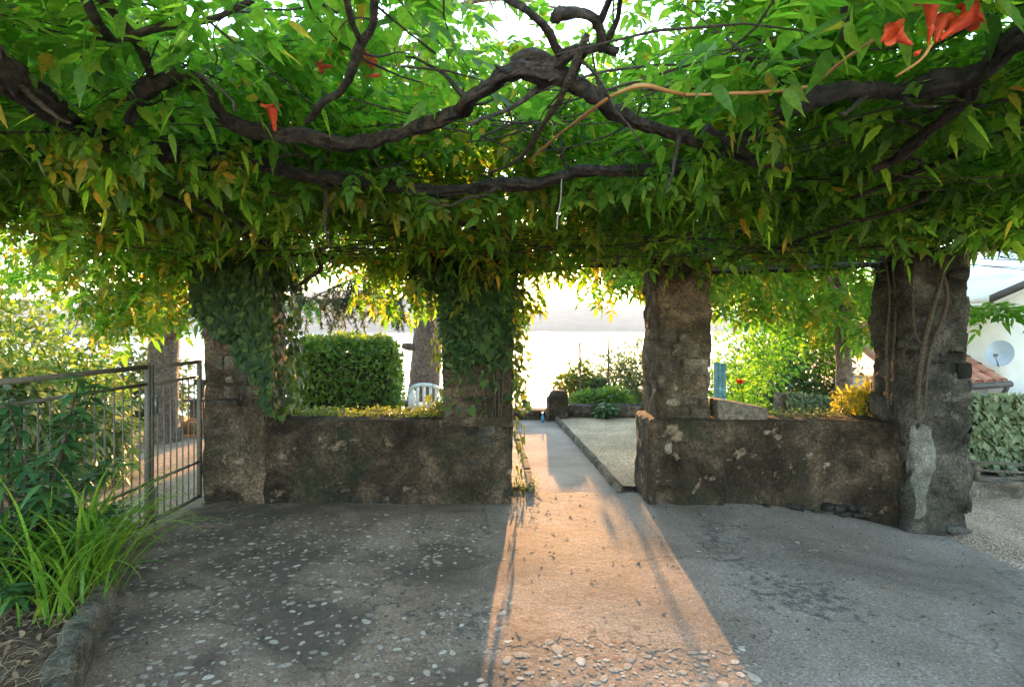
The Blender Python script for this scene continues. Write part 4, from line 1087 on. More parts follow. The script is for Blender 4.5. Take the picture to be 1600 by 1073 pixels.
def warm(P):
    # share of yellow leaves rises towards the lake side and the left
    f = np.clip((P[:, 1] - 2.4) / 3.0, 0, 1) * np.clip(1 - (P[:, 0] - 0.5) / 3.5, 0.25, 1)
    return (rng.random(len(P)) < 0.32 * f).astype(int)
mats = [M['leaf'], M['leaf_yellow']]
low_edge = lambda y: 2.42 - 0.165 * max(0.0, y - 3.3)
P, D, S, TW = shoots(320, smp_left, low=low_edge); foliage(vine_l, P, D, S, TW, 240, mats, frac=warm)
P, D, S, TW = shoots(345, smp_right, low=low_edge); foliage(vine_r, P, D, S, TW, 240, mats, frac=lambda P: (rng.random(len(P)) < 0.03).astype(int))
P, D, S, TW = shoots(125, smp_bank, bias=(0, -0.4, 0), low=low_edge); foliage(vine_c, P, D, S, TW, 200, mats, frac=lambda P: (rng.random(len(P)) < 0.04).astype(int))
def smp_top():  # extra leaf layer added overhead to darken the canopy band below
    x = rng.uniform(-4.0, 4.6); y = rng.uniform(3.6, 5.9); z = rng.uniform(2.75, 3.25)
    if abs(x) < 1.5 and rng.random() < 0.75: return None
    return x, y, z
P, D, S, TW = shoots(95, smp_top); foliage(vine_r, P, D, S, TW, 0, mats, frac=lambda P: (rng.random(len(P)) < 0.05).astype(int), name='added_shade_foliage')
P, D, S, TW = shoots(640, smp_far, (0.35, 0.8), rise=(-0.3, 0.1), leafdrop=(-0.25, 0.8), low=low_edge, stray=0.12); foliage(vine_f, P, D, S, TW, 120, mats, frac=warm)

sag = catmull(run([(60, 165, 2.42, 0), (203, 232, 2.42, 0), (398, 256, 2.4, 0), (540, 279, 2.4, 0), (699, 299, 2.4, 0), (867, 280, 2.4, 0), (1036, 266, 2.4, 0), (1195, 196, 2.44, 0), (1330, 142, 2.48, 0)]), 0.05)
def smp_sag():
    q = sag[rng.integers(len(sag))]
    if abs(q[0]) < 0.6 and rng.random() < 0.6: return None
    return q[0] + rng.normal(0, 0.06), q[1] + rng.normal(0.12, 0.1), q[2] + rng.uniform(-0.02, 0.12)
P, D, S, TW = shoots(55, smp_sag, (0.15, 0.4), droop=0.8, leafdrop=(0.3, 1.5), size=(0.55, 0.85)); foliage(vine_f, P, D, S, TW, 170, mats, frac=lambda P: (rng.random(len(P)) < np.where(P[:, 0] < 0.3, 0.36, 0.1)).astype(int), name='hanging_sprays')

# leafy bulge at the head of the middle pillar
P, D, S, TW = shoots(80, lambda: (rng.uniform(-1.25, 0.2), rng.uniform(5.0, 5.7), rng.uniform(1.8, 2.35) if rng.random() < 0.8 else 2.2), (0.15, 0.4), droop=0.9, leafdrop=(0.3, 1.4), size=(0.5, 0.85)); foliage(vine_f, P, D, S, TW, 0, mats, frac=lambda P: (rng.random(len(P)) < 0.35).astype(int), name='pillar_sprays')

# trumpet flowers
def trumpet(L=0.075, r0=0.006, r1=0.016, r2=0.034):
    V = []; F = []; ns = 20
    prof = [(0, r0 * 0.7), (0.12, r0), (0.3, r0 * 1.15), (0.5, r1 * 0.72), (0.7, r1 * 0.9), (0.88, r1 * 1.05), (0.96, r1 * 1.3), (1.0, r1 * 1.7), (1.01, r2 * 0.85), (0.96, r2 * 1.05)]
    for i, (t, r) in enumerate(prof):
        for j in range(ns):
            a = 2 * math.pi * j / ns; lobe = 1.0 if i < 7 else 1 - (0.1, 0.16, 0.24)[i - 7] * (1 - abs(math.cos(2.5 * a)) ** 0.5) * 1.6
            V.append((t * L + (0.006 * math.sin(3 * a + 1) if i > 7 else 0), r * lobe * math.cos(a), r * lobe * math.sin(a)))
        if i:
            for j in range(ns):
                j2 = (j + 1) % ns; k = (i - 1) * ns
                F += [(k + j, k + j2, k + ns + j2), (k + j, k + ns + j2, k + ns + j)]
    return np.array(V), np.array(F)
TR = trumpet()
def flower(root, px, py, Y, d, s, bud=False):
    V, F = TR; V = V.copy()
    if bud: V[:, 1:] *= 0.75; V[V[:, 0] > 0.066, 1:] *= 0.3
    Mx = frames(np.array([d], float), np.array([[0.1, -0.3, 1.0]]))[0]
    W = V @ Mx.T * s * 1.15 + np.array(at(px, py, Y))
    return obj_np('flower_bud' if bud else 'flower', W, F, M['petal'], root, True)
fY = 1.6
flower(vine_r, 1424, 70, fY, (-0.9, -0.35, 0.25), 0.95); flower(vine_r, 1455, 52, fY, (-0.25, -0.35, 0.75), 1.0); flower(vine_r, 1468, 62, fY, (0.7, -0.15, 0.55), 1.15)
flower(vine_r, 1462, 66, fY, (0.3, 0.2, 0.7), 0.9); flower(vine_r, 1440, 78, fY, (-0.6, -0.4, -0.45), 0.5, True); flower(vine_r, 1450, 70, fY, (-0.1, -0.3, 0.5), 0.6, True)
V, F = tube([at(1400, 120, fY + 0.05) + (0.004,), at(1437, 95, fY) + (0.004,), at(1455, 70, fY) + (0.005,)], 6, step=0.02); obj_np('flower_stalk', V, F, M['young_stem'], vine_r, True)
flower(vine_l, 430, 205, 2.3, (0.0, -0.35, 0.9), 1.15)
flower(vine_c, 538, 92, 2.4, (-0.25, -0.5, 0.5), 1.0); flower(vine_c, 548, 94, 2.4, (0.6, -0.5, 0.1), 0.9); flower(vine_c, 560, 95, 2.4, (0.9, -0.2, -0.2), 0.8); flower(vine_c, 520, 104, 2.4, (-0.4, -0.4, -0.2), 0.7); flower(vine_c, 572, 120, 2.4, (0.8, -0.2, 0.0), 0.7, True)
# ------------------------------------------------------------------ leaves as masses
def leaf_mass(root, P, D, S, T, mat, name='foliage', tilt=0.5, up=None):
    n_ = len(P); u = (np.tile([0, 0, 1.0], (n_, 1)) if up is None else up) + rng.normal(0, tilt, (n_, 3))
    V, F = scatter(T, frames(D, u), P, S)
    o = obj_np(name, V, F, mat, root); o['kind'] = 'stuff'
    return o

def blob_pts(n, c, r, shell=0.45, lump=0.25, fr=1.6, zmin=None):
    """points through the outer volume of an uneven ellipsoid"""
    d = unit(n); k = np.array([1 + lump * fbm(*(q * fr + np.array(c)), 3) for q in d])
    t = (shell + (1 - shell) * rng.random(n)) * k
    P = np.array(c) + d * np.array(r) * t[:, None]
    if zmin is not None:
        keep = P[:, 2] > zmin; P, d = P[keep], d[keep]
    return P, d

def bush(name, label, cat, blobs, n, T, size, mat, stem_mat='stem', zmin=0.0, group=None, hang=0.4, lump=0.3, stems=7):
    c0 = blobs[0][0]
    root = tag(empty(name, (c0[0], c0[1], zmin)), label, cat, group)
    PP, DD = [], []
    for c, r in blobs:
        P, d = blob_pts(n // len(blobs), c, r, 0.4, lump, 1.8, zmin + 0.02); PP.append(P); DD.append(d)
    P = np.concatenate(PP); d = np.concatenate(DD)
    D = d + rng.normal(0, 0.5, d.shape) - np.array([0, 0, hang])
    S = rng.uniform(*size, len(P))
    leaf_mass(root, P, D, S, T, M[mat], up=d * 0.8 + np.array([0, 0, 0.6]))
    for k in range(stems):
        c, r = blobs[k % len(blobs)]; tip = np.array(c) + unit(1)[0] * np.array(r) * 0.75
        b = np.array([c0[0] + rng.normal(0, 0.06), c0[1] + rng.normal(0, 0.06), zmin - 0.04])
        V, F = tube([(*b, 0.014), (*(b * 0.5 + tip * 0.5 + rng.normal(0, 0.05, 3)), 0.009), (*tip, 0.003)], 5, step=0.1)
        obj_np('stem', V, F, M[stem_mat], root, True)
    return root

# ------------------------------------------------------------------ ivy on the gate pillar
ivy1 = tag(empty('ivy_plant', (-2.3, 5.3, 0.75)), 'dark ivy draped over the top of the gate pillar', 'ivy')
P, D, U = [], [], []
for _ in range(9000):
    x = rng.uniform(-2.88, -2.16); z = rng.uniform(0.8, 2.36)
    lim = np.interp(x, [-2.88, -2.75, -2.6, -2.45, -2.33, -2.24, -2.16], [1.78, 1.66, 1.52, 1.32, 1.12, 0.95, 0.8]) + 0.12 * noise.noise(Vector((x * 9, z * 4, 0)))
    if z < lim or (z < lim + 0.25 and rng.random() < 0.45): continue
    out = rng.uniform(0.0, 0.07) + 0.05 * max(0, noise.noise(Vector((x * 5, z * 5, 9))))
    P.append((x, 5.2 - out, z)); D.append((rng.normal(0, 0.45), rng.uniform(-0.5, 0.1), -1)); U.append((rng.normal(0, 0.25), -1, 0.45))
    if len(P) > 2100: break
for _ in range(900):
    y = rng.uniform(5.2, 5.85); z = rng.uniform(0.76, 2.36)
    if rng.random() > 0.35 + 0.5 * (z - 0.8) / 1.5 + 0.25 * noise.noise(Vector((y * 6, z * 4, 3))): continue
    P.append((-2.2 + rng.uniform(0, 0.13), y, z)); D.append((rng.uniform(0, 0.5), rng.normal(0, 0.4), -1)); U.append((1, rng.normal(-0.2, 0.3), 0.4))
for _ in range(260):
    P.append((rng.uniform(-2.85, -2.2), rng.uniform(5.18, 5.8), 2.3 + rng.uniform(0, 0.1))); D.append((rng.normal(), rng.normal(), -0.2)); U.append((0, -0.3, 1))
P, D, U = map(np.array, (P, D, U)); S = rng.uniform(0.045, 0.08, len(P))
near = np.argsort(-S)[:220]; rest = np.setdiff1d(np.arange(len(P)), near)
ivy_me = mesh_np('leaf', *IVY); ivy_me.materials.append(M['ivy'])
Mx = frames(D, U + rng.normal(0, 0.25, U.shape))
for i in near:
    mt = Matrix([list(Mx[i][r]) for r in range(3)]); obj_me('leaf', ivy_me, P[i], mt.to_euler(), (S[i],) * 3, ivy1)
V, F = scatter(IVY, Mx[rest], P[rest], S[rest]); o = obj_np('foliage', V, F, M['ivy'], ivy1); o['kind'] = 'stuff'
for k in range(9):
    x = rng.uniform(-2.7, -2.2); V, F = tube([(x + 0.1 * rng.normal(), 5.2, 0.8 if x > -2.35 else 1.4, 0.007), (x, 5.19, 1.5, 0.008), (x + 0.1 * rng.normal(), 5.19, 2.25, 0.006)], 5, 0.2, step=0.08); obj_np('stem', V, F, M['stem'], ivy1, True)

# leaves wrapped round the middle pillar
ivy2 = tag(empty('ivy_plant', (-0.3, 5.3, 0.75)), 'leafy climber hanging round the pillar left of the path', 'ivy')
P, D, U = [], [], []
for _ in range(5200):
    x = rng.uniform(-0.95, 0.16); z = rng.uniform(0.85, 2.36)
    edge = 1.0 - 0.0 * x
    dens = sstep(1.1, 1.75, z + 0.25 * noise.noise(Vector((x * 4, z * 3, 6)))) * 1.1 + 0.05
    if x < -0.62: dens *= float(sstep(1.9 - 0.5 * (x + 0.62) - 0.3, 2.3, z))
    if x > -0.02: dens = 0.55 * (1 - 3.2 * x) * (0.5 + 0.5 * noise.noise(Vector((z * 5, 2, 2))))
    if rng.random() > dens: continue
    P.append((x, 5.2 - rng.uniform(0, 0.1) + (0.25 * rng.random() if x > 0 or x < -0.64 else 0), z)); D.append((rng.normal(0, 0.8) + (0.3 if x > 0 else 0), rng.uniform(-0.7, 0.2), -rng.uniform(0.1, 1))); U.append((rng.normal(0, 0.4), -1, rng.uniform(0.1, 1.2)))
for _ in range(700):
    y = rng.uniform(5.2, 5.85); z = rng.uniform(0.05, 2.3)
    if rng.random() > (0.75 if z > 1.0 else 0.4) * (0.55 + 0.6 * noise.noise(Vector((y * 5, z * 3, 8)))): continue
    P.append((0.02 + rng.uniform(0, 0.1), y, z)); D.append((rng.uniform(0, 0.5), rng.normal(0, 0.4), -1)); U.append((1, rng.normal(-0.2, 0.3), 0.4))
for _ in range(240):   # left flank of the pillar, lit from the lake
    y = rng.uniform(5.3, 5.85); z = rng.uniform(0.76, 2.2)
    if rng.random() > 0.5 + 0.6 * noise.noise(Vector((y * 5, z * 3, 18))): continue
    P.append((-0.66 - rng.uniform(0, 0.12), y, z)); D.append((-rng.uniform(0, 0.5), rng.normal(0, 0.4), -1)); U.append((-1, rng.normal(-0.2, 0.3), 0.4))
P, D, U = map(np.array, (P, D, U)); S = rng.uniform(0.045, 0.08, len(P)); Mx = frames(D, U + rng.normal(0, 0.3, U.shape))
ov_me = mesh_np('leaf', *IVY); ov_me.materials.append(M['ivy'])
near = np.argsort(-S)[:200]; rest = np.setdiff1d(np.arange(len(P)), near)
for i in near:
    mt = Matrix([list(Mx[i][r]) for r in range(3)]); obj_me('leaf', ov_me, P[i], mt.to_euler(), (S[i] * 1.2,) * 3, ivy2)
V, F = scatter(OVAL, Mx[rest], P[rest], S[rest] * 1.2); o = obj_np('foliage', V, F, M['ivy'], ivy2); o['kind'] = 'stuff'
for k in range(8):
    x = rng.uniform(-0.6, 0.0); V, F = tube([(x + 0.1 * rng.normal(), 5.21, 0.8, 0.006), (x, 5.2, 1.5, 0.008), (x + 0.1 * rng.normal(), 5.2, 2.3, 0.008)], 5, 0.2, step=0.08); obj_np('stem', V, F, M['stem'], ivy2, True)

# old stems climbing the lane pillar
cl = tag(empty('climbing_vine', (3.45, 5.0, 0.75)), 'tangle of pale woody stems climbing the lane pillar', 'vine')
for pts in ([(1432, 655, .016), (1436, 590, .02), (1443, 540, .022), (1455, 490, .02), (1470, 440, .016), (1478, 400, .012)],
            [(1445, 640, .012), (1450, 560, .014), (1468, 510, .018), (1480, 470, .016), (1474, 430, .014), (1462, 395, .012)],
            [(1416, 650, .014), (1414, 580, .016), (1410, 500, .015), (1416, 440, .013), (1412, 400, .012)],
            [(1398, 640, .01), (1396, 560, .012), (1400, 480, .012), (1394, 410, .01)],
            [(1388, 640, .01), (1385, 540, .01), (1390, 470, .01), (1384, 405, .01)],
            [(1440, 600, .008), (1452, 570, .009), (1446, 545, .008), (1430, 520, .008), (1426, 450, .008), (1432, 400, .007)]):
    Y0 = 4.88 if pts[0][0] > 1425 else 5.02
    V, F = tube([(*at(px, py, Y0 + (0.1 if px < 1412 else 0)), r) for px, py, r in pts], 7, 0.2, 0.0, 8, 0.05, rng.uniform(0, 9)); obj_np('stem', V, F, M['stem'], cl, True)
# hanging bark strips on the path-side pillar
V, F = tube([at(1022, 400, 5.2) + (0.02,), at(1020, 440, 5.24) + (0.022,), at(1012, 480, 5.3) + (0.018,)], 7, 0.3, step=0.05); obj_np('branch', V, F, M['bark'], vine_f, True)

# ------------------------------------------------------------------ mossy plants along the wall tops
def wall_plants(name, label, x0, x1, n, dens, cat, mat='moss', y=(5.4, 5.75), size=(0.02, 0.045), zt=WT):
    P = []
    while len(P) < n:
        x = rng.uniform(x0, x1)
        if rng.random() < dens(x): P.append((x, rng.uniform(*y), zt + rng.random() ** 2 * 0.09 * (0.4 + dens(x))))
    P = np.array(P); D = unit(n) * np.array([1, 1, 0.5]) + np.array([0, 0, 0.35])
    root = tag(empty(name, ((x0 + x1) / 2, 5.6, zt)), label, cat)
    leaf_mass(root, P, D, rng.uniform(*size, n), SMALL, M[mat], tilt=0.5); return root
wall_plants('ground_ivy', 'low yellow-green creeper along the left parapet wall top', -2.3, -0.62, 2600, lambda x: 0.35 + 0.5 * max(0, noise.noise(Vector((x * 3, 1, 1)))) + 0.7 * float(sstep(-1.0, -0.65, x)) + 0.3 * float(sstep(-1.95, -2.25, x)), 'creeper')
wall_plants('ground_ivy', 'thin moss along the right parapet wall top', 2.35, 3.2, 500, lambda x: 0.3 + 0.5 * max(0, noise.noise(Vector((x * 4, 3, 1)))), 'moss', size=(0.012, 0.03))
wall_plants('ground_ivy', 'low moss at the foot of the path opening', 0.0, 0.26, 420, lambda x: 0.8, 'moss', y=(5.5, 5.9), size=(0.01, 0.025), zt=0.01)
bush('golden_shrub', 'golden yellow small-leaved shrub on the right parapet wall', 'shrub', [((3.36, 5.64, 0.87), (0.22, 0.12, 0.15)), ((3.52, 5.63, 0.92), (0.17, 0.12, 0.19))], 1500, SMALL, (0.03, 0.06), 'gold', zmin=WT - 0.02, hang=0.1)

# ------------------------------------------------------------------ left bed: dark shrub and strap-leaved clump
ds = tag(empty('dark_shrub', (-2.75, 3.3, 0.1)), 'dark glossy leaved shrub in front of the left gate leaf', 'shrub')
P, D, S = [], [], []
for k in range(46):
    b = np.array([-2.8 + rng.normal(0, 0.12), 3.3 + rng.normal(0, 0.12), 0.08])
    tip = np.array([-2.78 + rng.normal(0, 0.27), 3.15 + rng.normal(0, 0.24), rng.uniform(0.3, 1.34)])
    if tip[0] > -2.25: tip[0] = -2.3
    mid = (b + tip) / 2 + rng.normal(0, 0.06, 3); pts = catmull([(*b, .011), (*mid, .008), (*tip, .004)], 0.05)
    V, F = tube(pts, 5); obj_np('stem', V, F, M['stem'], ds, True)
    for w_ in range(rng.integers(3, 6)):
        q = pts[-1 - int(w_ * 2.2) if w_ * 2.2 < len(pts) - 1 else 0][:3]; m_ = rng.integers(5, 8); a0 = rng.uniform(0, 6)
        for j in range(m_):
            a = a0 + 6.28 * j / m_; P.append(q + rng.normal(0, 0.01, 3)); D.append((math.cos(a), math.sin(a), rng.uniform(-0.25, 0.5) - 0.1 * w_)); S.append(rng.uniform(0.09, 0.15))
P, D, S = map(np.array, (P, D, S)); Mx = leaf_mats(D, 0.25)
la_me = mesh_np('leaf', *LANCE); la_me.materials.append(M['laurel']); la_me.polygons.foreach_set('use_smooth', np.ones(len(la_me.polygons), dtype=bool))
order = np.argsort(P[:, 1]); 
for i in order[:280]:
    obj_me('leaf', la_me, P[i], Matrix([list(Mx[i][r]) for r in range(3)]).to_euler(), (S[i],) * 3, ds)
V, F = scatter(LANCE, Mx[order[280:]], P[order[280:]], S[order[280:]]); o = obj_np('foliage', V, F, M['laurel'], ds, True); o['kind'] = 'stuff'

def strap(base, az, L, lean, bend, w):
    n_ = 12; V = []; F = []
    t = np.linspace(0, 1, n_); ang = lean + bend * t ** 1.5
    r = np.concatenate([[0], np.cumsum(np.sin(ang[:-1]) * L / (n_ - 1))]); z = np.concatenate([[0], np.cumsum(np.cos(ang[:-1]) * L / (n_ - 1))])
    ca, sa = math.cos(az), math.sin(az)
    for i in range(n_):
        ww = w * (0.6 + 0.6 * math.sin(math.pi * min(1, t[i] * 1.1 + 0.12))) * (1 - t[i] ** 4 * 0.95)
        for s, dz in ((-1, 0.0), (0, -0.28 * ww), (1, 0.0)):
            V.append((base[0] + ca * r[i] - sa * s * ww / 2, base[1] + sa * r[i] + ca * s * ww / 2, max(0.02, base[2] + z[i] + dz)))
    F = grid_faces(n_, 3); return np.array(V), F
st = tag(empty('strap_leaf_plant', (-2.45, 3.2, 0.1)), 'clump of long arching strap leaves at the bed kerb', 'plant')
for k in range(240):
    cl_ = [(-2.42, 3.28), (-2.62, 3.45), (-2.75, 3.05), (-2.38, 3.0)][rng.choice(4, p=[0.45, 0.25, 0.15, 0.15])]
    b = (cl_[0] + rng.normal(0, 0.06), cl_[1] + rng.normal(0, 0.06), 0.09)
    az = rng.uniform(-2.6, 1.4) if rng.random() < 0.75 else rng.uniform(0, 6.28)
    V, F = strap(b, az, rng.uniform(0.5, 1.1), rng.uniform(0.05, 0.6), rng.uniform(0.6, 2.5), rng.uniform(0.01, 0.02))
    obj_np('leaf', V, F, M['strap'] if rng.random() < 0.93 else M['leaf_yellow'], st, True)
# litter on the bed: dry leaves, grass bits and twigs
n_ = 1100; P = np.stack([rng.uniform(-3.6, -1.5, n_), rng.uniform(1.9, 3.6, n_), np.full(n_, 0.125)], -1); lim = np.interp(P[:, 1], [1.2, 2.45, 4.42], [-1.3, -1.95, -2.97]); P = P[P[:, 0] < lim + 0.02]
P[:, 2] += rng.uniform(0, 0.02, len(P))
D = unit(len(P)) * np.array([1, 1, 0.25])
o = leaf_mass(None, P, D, rng.uniform(0.02, 0.055, len(P)), OVAL, M['dry_leaf'], 'dry_leaves', 0.35); tag(o, 'dry brown leaves lying on the left bed soil', 'dry leaves', kind='stuff')
mb = MB()
for k in range(650):
    x = rng.uniform(-3.4, -1.6); y = rng.uniform(1.95, 3.6)
    if x > np.interp(y, [1.2, 2.45, 4.42], [-1.3, -1.95, -2.97]): continue
    a = rng.uniform(0, 3.14); L = rng.uniform(0.04, 0.16); cv = rng.normal(0, 0.6)
    mb.add(*tube([(x + math.cos(a + cv * t) * L * t, y + math.sin(a + cv * t) * L * t, 0.13 + 0.02 * math.sin(3 * t) + rng.uniform(0, 0.012), 0.0012) for t in (0, .33, .66, 1)], 4))
o = mb.build('straw', mat_plain('dry straw', (0.12, 0.085, 0.05), (0.26, 0.2, 0.13), 0.8)); tag(o, 'dry straw and twigs strewn over the left bed', 'straw', kind='stuff')

# crumbs and small leaves on the terrace
P = []
for k in range(5200):
    x = rng.uniform(-2.8, 4.6); y = rng.uniform(2.2, 5.5)
    if x < float(left_edge(y)) + 0.02 or y > float(front_edge(x)) - 0.03: continue
    d = 0.25 + 0.35 * fbm(x * 1.5, y * 1.5, 7, 2) + 0.9 * math.exp(-(5.22 - y) / 0.1) * (x < 0 or x > 1.3)
    if rng.random() < d: P.append((x, y, tz(x, y) + 0.008))
P = np.array(P); n_ = len(P); Vt, Ft = OVAL
o = leaf_mass(None, P, unit(n_) * np.array([1, 1, 0.15]), 0.01 + 0.026 * rng.random(n_) ** 2, SMALL, M['debris'], 'leaf_crumbs', 0.3); tag(o, 'dark leaf crumbs scattered over the terrace', 'leaf crumbs', kind='stuff')
fl_me = mesh_np('fallen_leaf', *OVAL); fl_me.materials.append(M['dry_leaf'])
for k, (px, py, lb) in enumerate(((1380, 915, 'small reddish fallen leaf on the right side of the terrace'), (1528, 912, 'small reddish fallen leaf near the lane edge of the terrace'), (815, 985, 'pale twig-like fallen leaf at the start of the pebble strip'))):
    Y = 1440 / (py - HY); x = (px - CX) * Y / FPX
    tag(obj_me('fallen_leaf', fl_me, (x, Y, tz(x, Y) + 0.012), (0.2, 0.1, k * 1.7), (0.045,) * 3), lb, 'leaf')

# ------------------------------------------------------------------ beyond the gate
vb = bush('variegated_shrub', 'pale cream-edged shrub behind the iron gate', 'shrub', [((-4.9, 5.6, 0.55), (0.7, 0.6, 0.62)), ((-4.3, 5.9, 0.45), (0.4, 0.5, 0.55)), ((-5.4, 5.2, 0.8), (0.7, 0.6, 0.7)), ((-4.6, 5.2, 0.95), (0.5, 0.4, 0.35))], 4200, LANCE, (0.09, 0.19), 'variegated', hang=0.7)
bush('variegated_shrub', 'pale leafy shrub at the left picture edge behind the gate', 'shrub', [((-5.2, 4.6, 0.9), (0.8, 0.5, 0.7)), ((-4.8, 4.4, 1.4), (0.7, 0.5, 0.5))], 2400, LANCE, (0.08, 0.16), 'hedge', hang=0.6)
bush('background_bush', 'tall green bush behind the pale shrubs beyond the gate', 'bush', [((-6.6, 7.6, 1.1), (1.3, 0.7, 1.2)), ((-7.4, 7.4, 1.6), (1.2, 0.7, 1.0)), ((-6.0, 7.9, 0.6), (0.8, 0.6, 0.8))], 4200, OVAL, (0.08, 0.14), 'hedge', hang=0.4)
bush('background_bush', 'grey-green bush by the lake at the far left', 'bush', [((-7.2, 9.6, 0.9), (1.2, 0.6, 1.3)), ((-8.6, 9.4, 1.2), (1.2, 0.6, 1.5)), ((-6.2, 9.9, 0.5), (0.7, 0.5, 0.8))], 4200, OVAL, (0.09, 0.16), 'shrub_grey', hang=0.4)
tl = tag(empty('broadleaf_tree', (-5.0, 8.3, 0)), 'broadleaf tree with grey trunk beyond the iron gate', 'tree')
V, F = tube([(-5.02, 8.3, -0.15, 0.3), (-5.03, 8.3, 0.1, 0.235), (-5.05, 8.3, 0.8, 0.2), (-5.0, 8.3, 1.6, 0.19), (-5.02, 8.35, 2.4, 0.19), (-5.1, 8.4, 3.6, 0.16), (-5.2, 8.4, 5.0, 0.1)], 18, 0.14, 0.0, 4, 0.1); obj_np('trunk', V, F, M['trunk'], tl, True)
for pts in ([(-4.95, 8.25, 1.5, .08), (-4.75, 8.1, 1.55, .07), (-4.62, 8.05, 1.66, .055), (-4.4, 8.0, 1.95, .04), (-4.0, 7.8, 2.3, .03)], [(-5.1, 8.3, 2.6, .07), (-5.8, 8.0, 3.2, .05), (-6.6, 7.6, 3.6, .03)], [(-5.1, 8.3, 3.0, .07), (-4.6, 7.4, 3.5, .05), (-4.2, 6.6, 3.7, .03)], [(-5.1, 8.3, 3.6, .06), (-4.4, 8.9, 4.3, .04), (-3.6, 9.2, 4.6, .02)]):
    V, F = tube(pts, 8, 0.2, step=0.1); obj_np('limb', V, F, M['trunk'], tl, True)
def smp_tl():
    x = rng.uniform(-8, -3.2); y = rng.uniform(6.0, 8.0); z = rng.uniform(1.9, 5.0)
    if z < 2.1 + 0.5 * noise.noise(Vector((x, y, 0))): return None
    return x, y, z
P, D, S, TW = shoots(230, smp_tl, (0.6, 1.2), 0.1, size=(0.8, 1.2)); 
foliage(tl, P, D, S, TW, 0, [M['leaf_lime'], M['leaf']], frac=lambda P: (rng.random(len(P)) < 0.5).astype(int), name='crown')
vy = tag(empty('wisteria_vine', (-3.3, 5.5, 1.2)), 'yellow-green vine spray hanging beside the gate pillar', 'vine')
def smp_vy():
    x = rng.uniform(-4.3, -2.75); y = rng.uniform(5.0, 6.3); z = rng.uniform(1.6, 2.5)
    if z < 1.62 + 0.55 * float(sstep(-3.4, -2.7, x)) or x < -0.78 * y * 0.98 + 0.2 and rng.random() < 0.6: return None
    return x, y, z
P, D, S, TW = shoots(75, smp_vy, (0.35, 0.8), leafdrop=(0.1, 1.0), bias=(0.2, 0, -0.1)); foliage(vy, P, D, S, TW, 160, [M['leaf_yellow'], M['leaf_lime']], frac=lambda P: (rng.random(len(P)) < 0.6).astype(int))
V, F = tube([(-2.95, 5.7, 2.3, .012), (-3.3, 5.6, 2.2, .01), (-3.8, 5.5, 2.3, .008)], 6, 0.1, step=0.1); obj_np('stem', V, F, M['stem'], vy, True)
# wooden trough and bench by the tree
tr = tag(empty('wooden_trough', (-4.75, 8.7, 0)), 'small orange wooden trough on the gravel beyond the gate', 'trough')
M['orange_wood'] = mat_bark('orange wood', (0.22, 0.11, 0.05), (0.38, 0.22, 0.11), 20, 0, 0.2)
for nm, bb in (('side', (-4.98, -4.5, 8.6, 8.63, 0.0, 0.2)), ('side', (-4.98, -4.5, 8.87, 8.9, 0.0, 0.2)), ('end', (-5.01, -4.983, 8.6, 8.9, -0.02, 0.24)), ('end', (-4.497, -4.47, 8.6, 8.9, -0.02, 0.24)), ('bottom', (-4.98, -4.5, 8.632, 8.868, 0.0, 0.03))):
    V, F = box(*bb); obj_np(nm, np.array(V), F, M['orange_wood'], tr)
bn = tag(empty('garden_bench', (-4.8, 9.6, 0)), 'dark plank garden bench beyond the gate by the lake', 'bench')
for nm, bb in (('plank', (-5.4, -4.3, 9.45, 9.58, 0.38, 0.42)), ('plank', (-5.4, -4.3, 9.6, 9.73, 0.38, 0.42)), ('leg', (-5.3, -5.22, 9.47, 9.71, -0.1, 0.378)), ('leg', (-4.5, -4.42, 9.47, 9.71, -0.1, 0.378)), ('plank', (-5.4, -4.3, 9.8, 9.83, 0.62, 0.72)), ('post', (-5.28, -5.22, 9.74, 9.798, 0.0, 0.72)), ('post', (-4.48, -4.42, 9.74, 9.798, 0.0, 0.72))):
    V, F = box(*bb); obj_np(nm, np.array(V), F, M['wood_dark'], bn)

# ------------------------------------------------------------------ garden seen through the left opening
hd = tag(empty('clipped_hedge', (-2.4, 8.9, 0)), 'clipped green hedge block by the lake', 'hedge')
ang = R(28); ca, sa = math.cos(ang), math.sin(ang); hx_, hy_, hz_ = 0.8, 0.6, 1.42
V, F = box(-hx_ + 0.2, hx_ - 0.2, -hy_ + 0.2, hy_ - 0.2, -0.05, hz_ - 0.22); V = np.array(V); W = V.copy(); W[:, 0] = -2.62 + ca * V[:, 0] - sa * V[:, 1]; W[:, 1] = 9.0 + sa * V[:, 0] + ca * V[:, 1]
obj_np('shade_core', W, F, mat_plain('painted hedge shade', (0.012, 0.016, 0.008), (0.03, 0.028, 0.016), 0.9, 30), hd)  # near-black box: shade inside the hedge put into its colour
n_ = 15000; q = rng.uniform(-1, 1, (n_, 3)); ax = rng.choice(3, n_, p=[0.37, 0.37, 0.26]); sg = np.where(rng.random(n_) < 0.5, -1, 1); sg[ax == 2] = 1
nr = np.zeros((n_, 3)); nr[np.arange(n_), ax] = sg; q[np.arange(n_), ax] = sg
q = np.sign(q) * np.abs(q) ** 1.0
rr = np.linalg.norm(np.abs(q) ** 6, axis=1) ** (1 / 6); q = q / np.maximum(1, (np.abs(q) ** 6).sum(1) ** (1 / 6))[:, None]
P = q * np.array([hx_, hy_, hz_ / 2]) + np.array([0, 0, hz_ / 2]); P += nr * (rng.uniform(-0.16, 0.04, n_)[:, None] + 0.1 * np.array([noise.noise(Vector(p_ * 2.6)) + 0.6 * noise.noise(Vector(p_ * 6)) for p_ in P])[:, None])
W = P.copy(); W[:, 0] = -2.62 + ca * P[:, 0] - sa * P[:, 1]; W[:, 1] = 9.0 + sa * P[:, 0] + ca * P[:, 1]
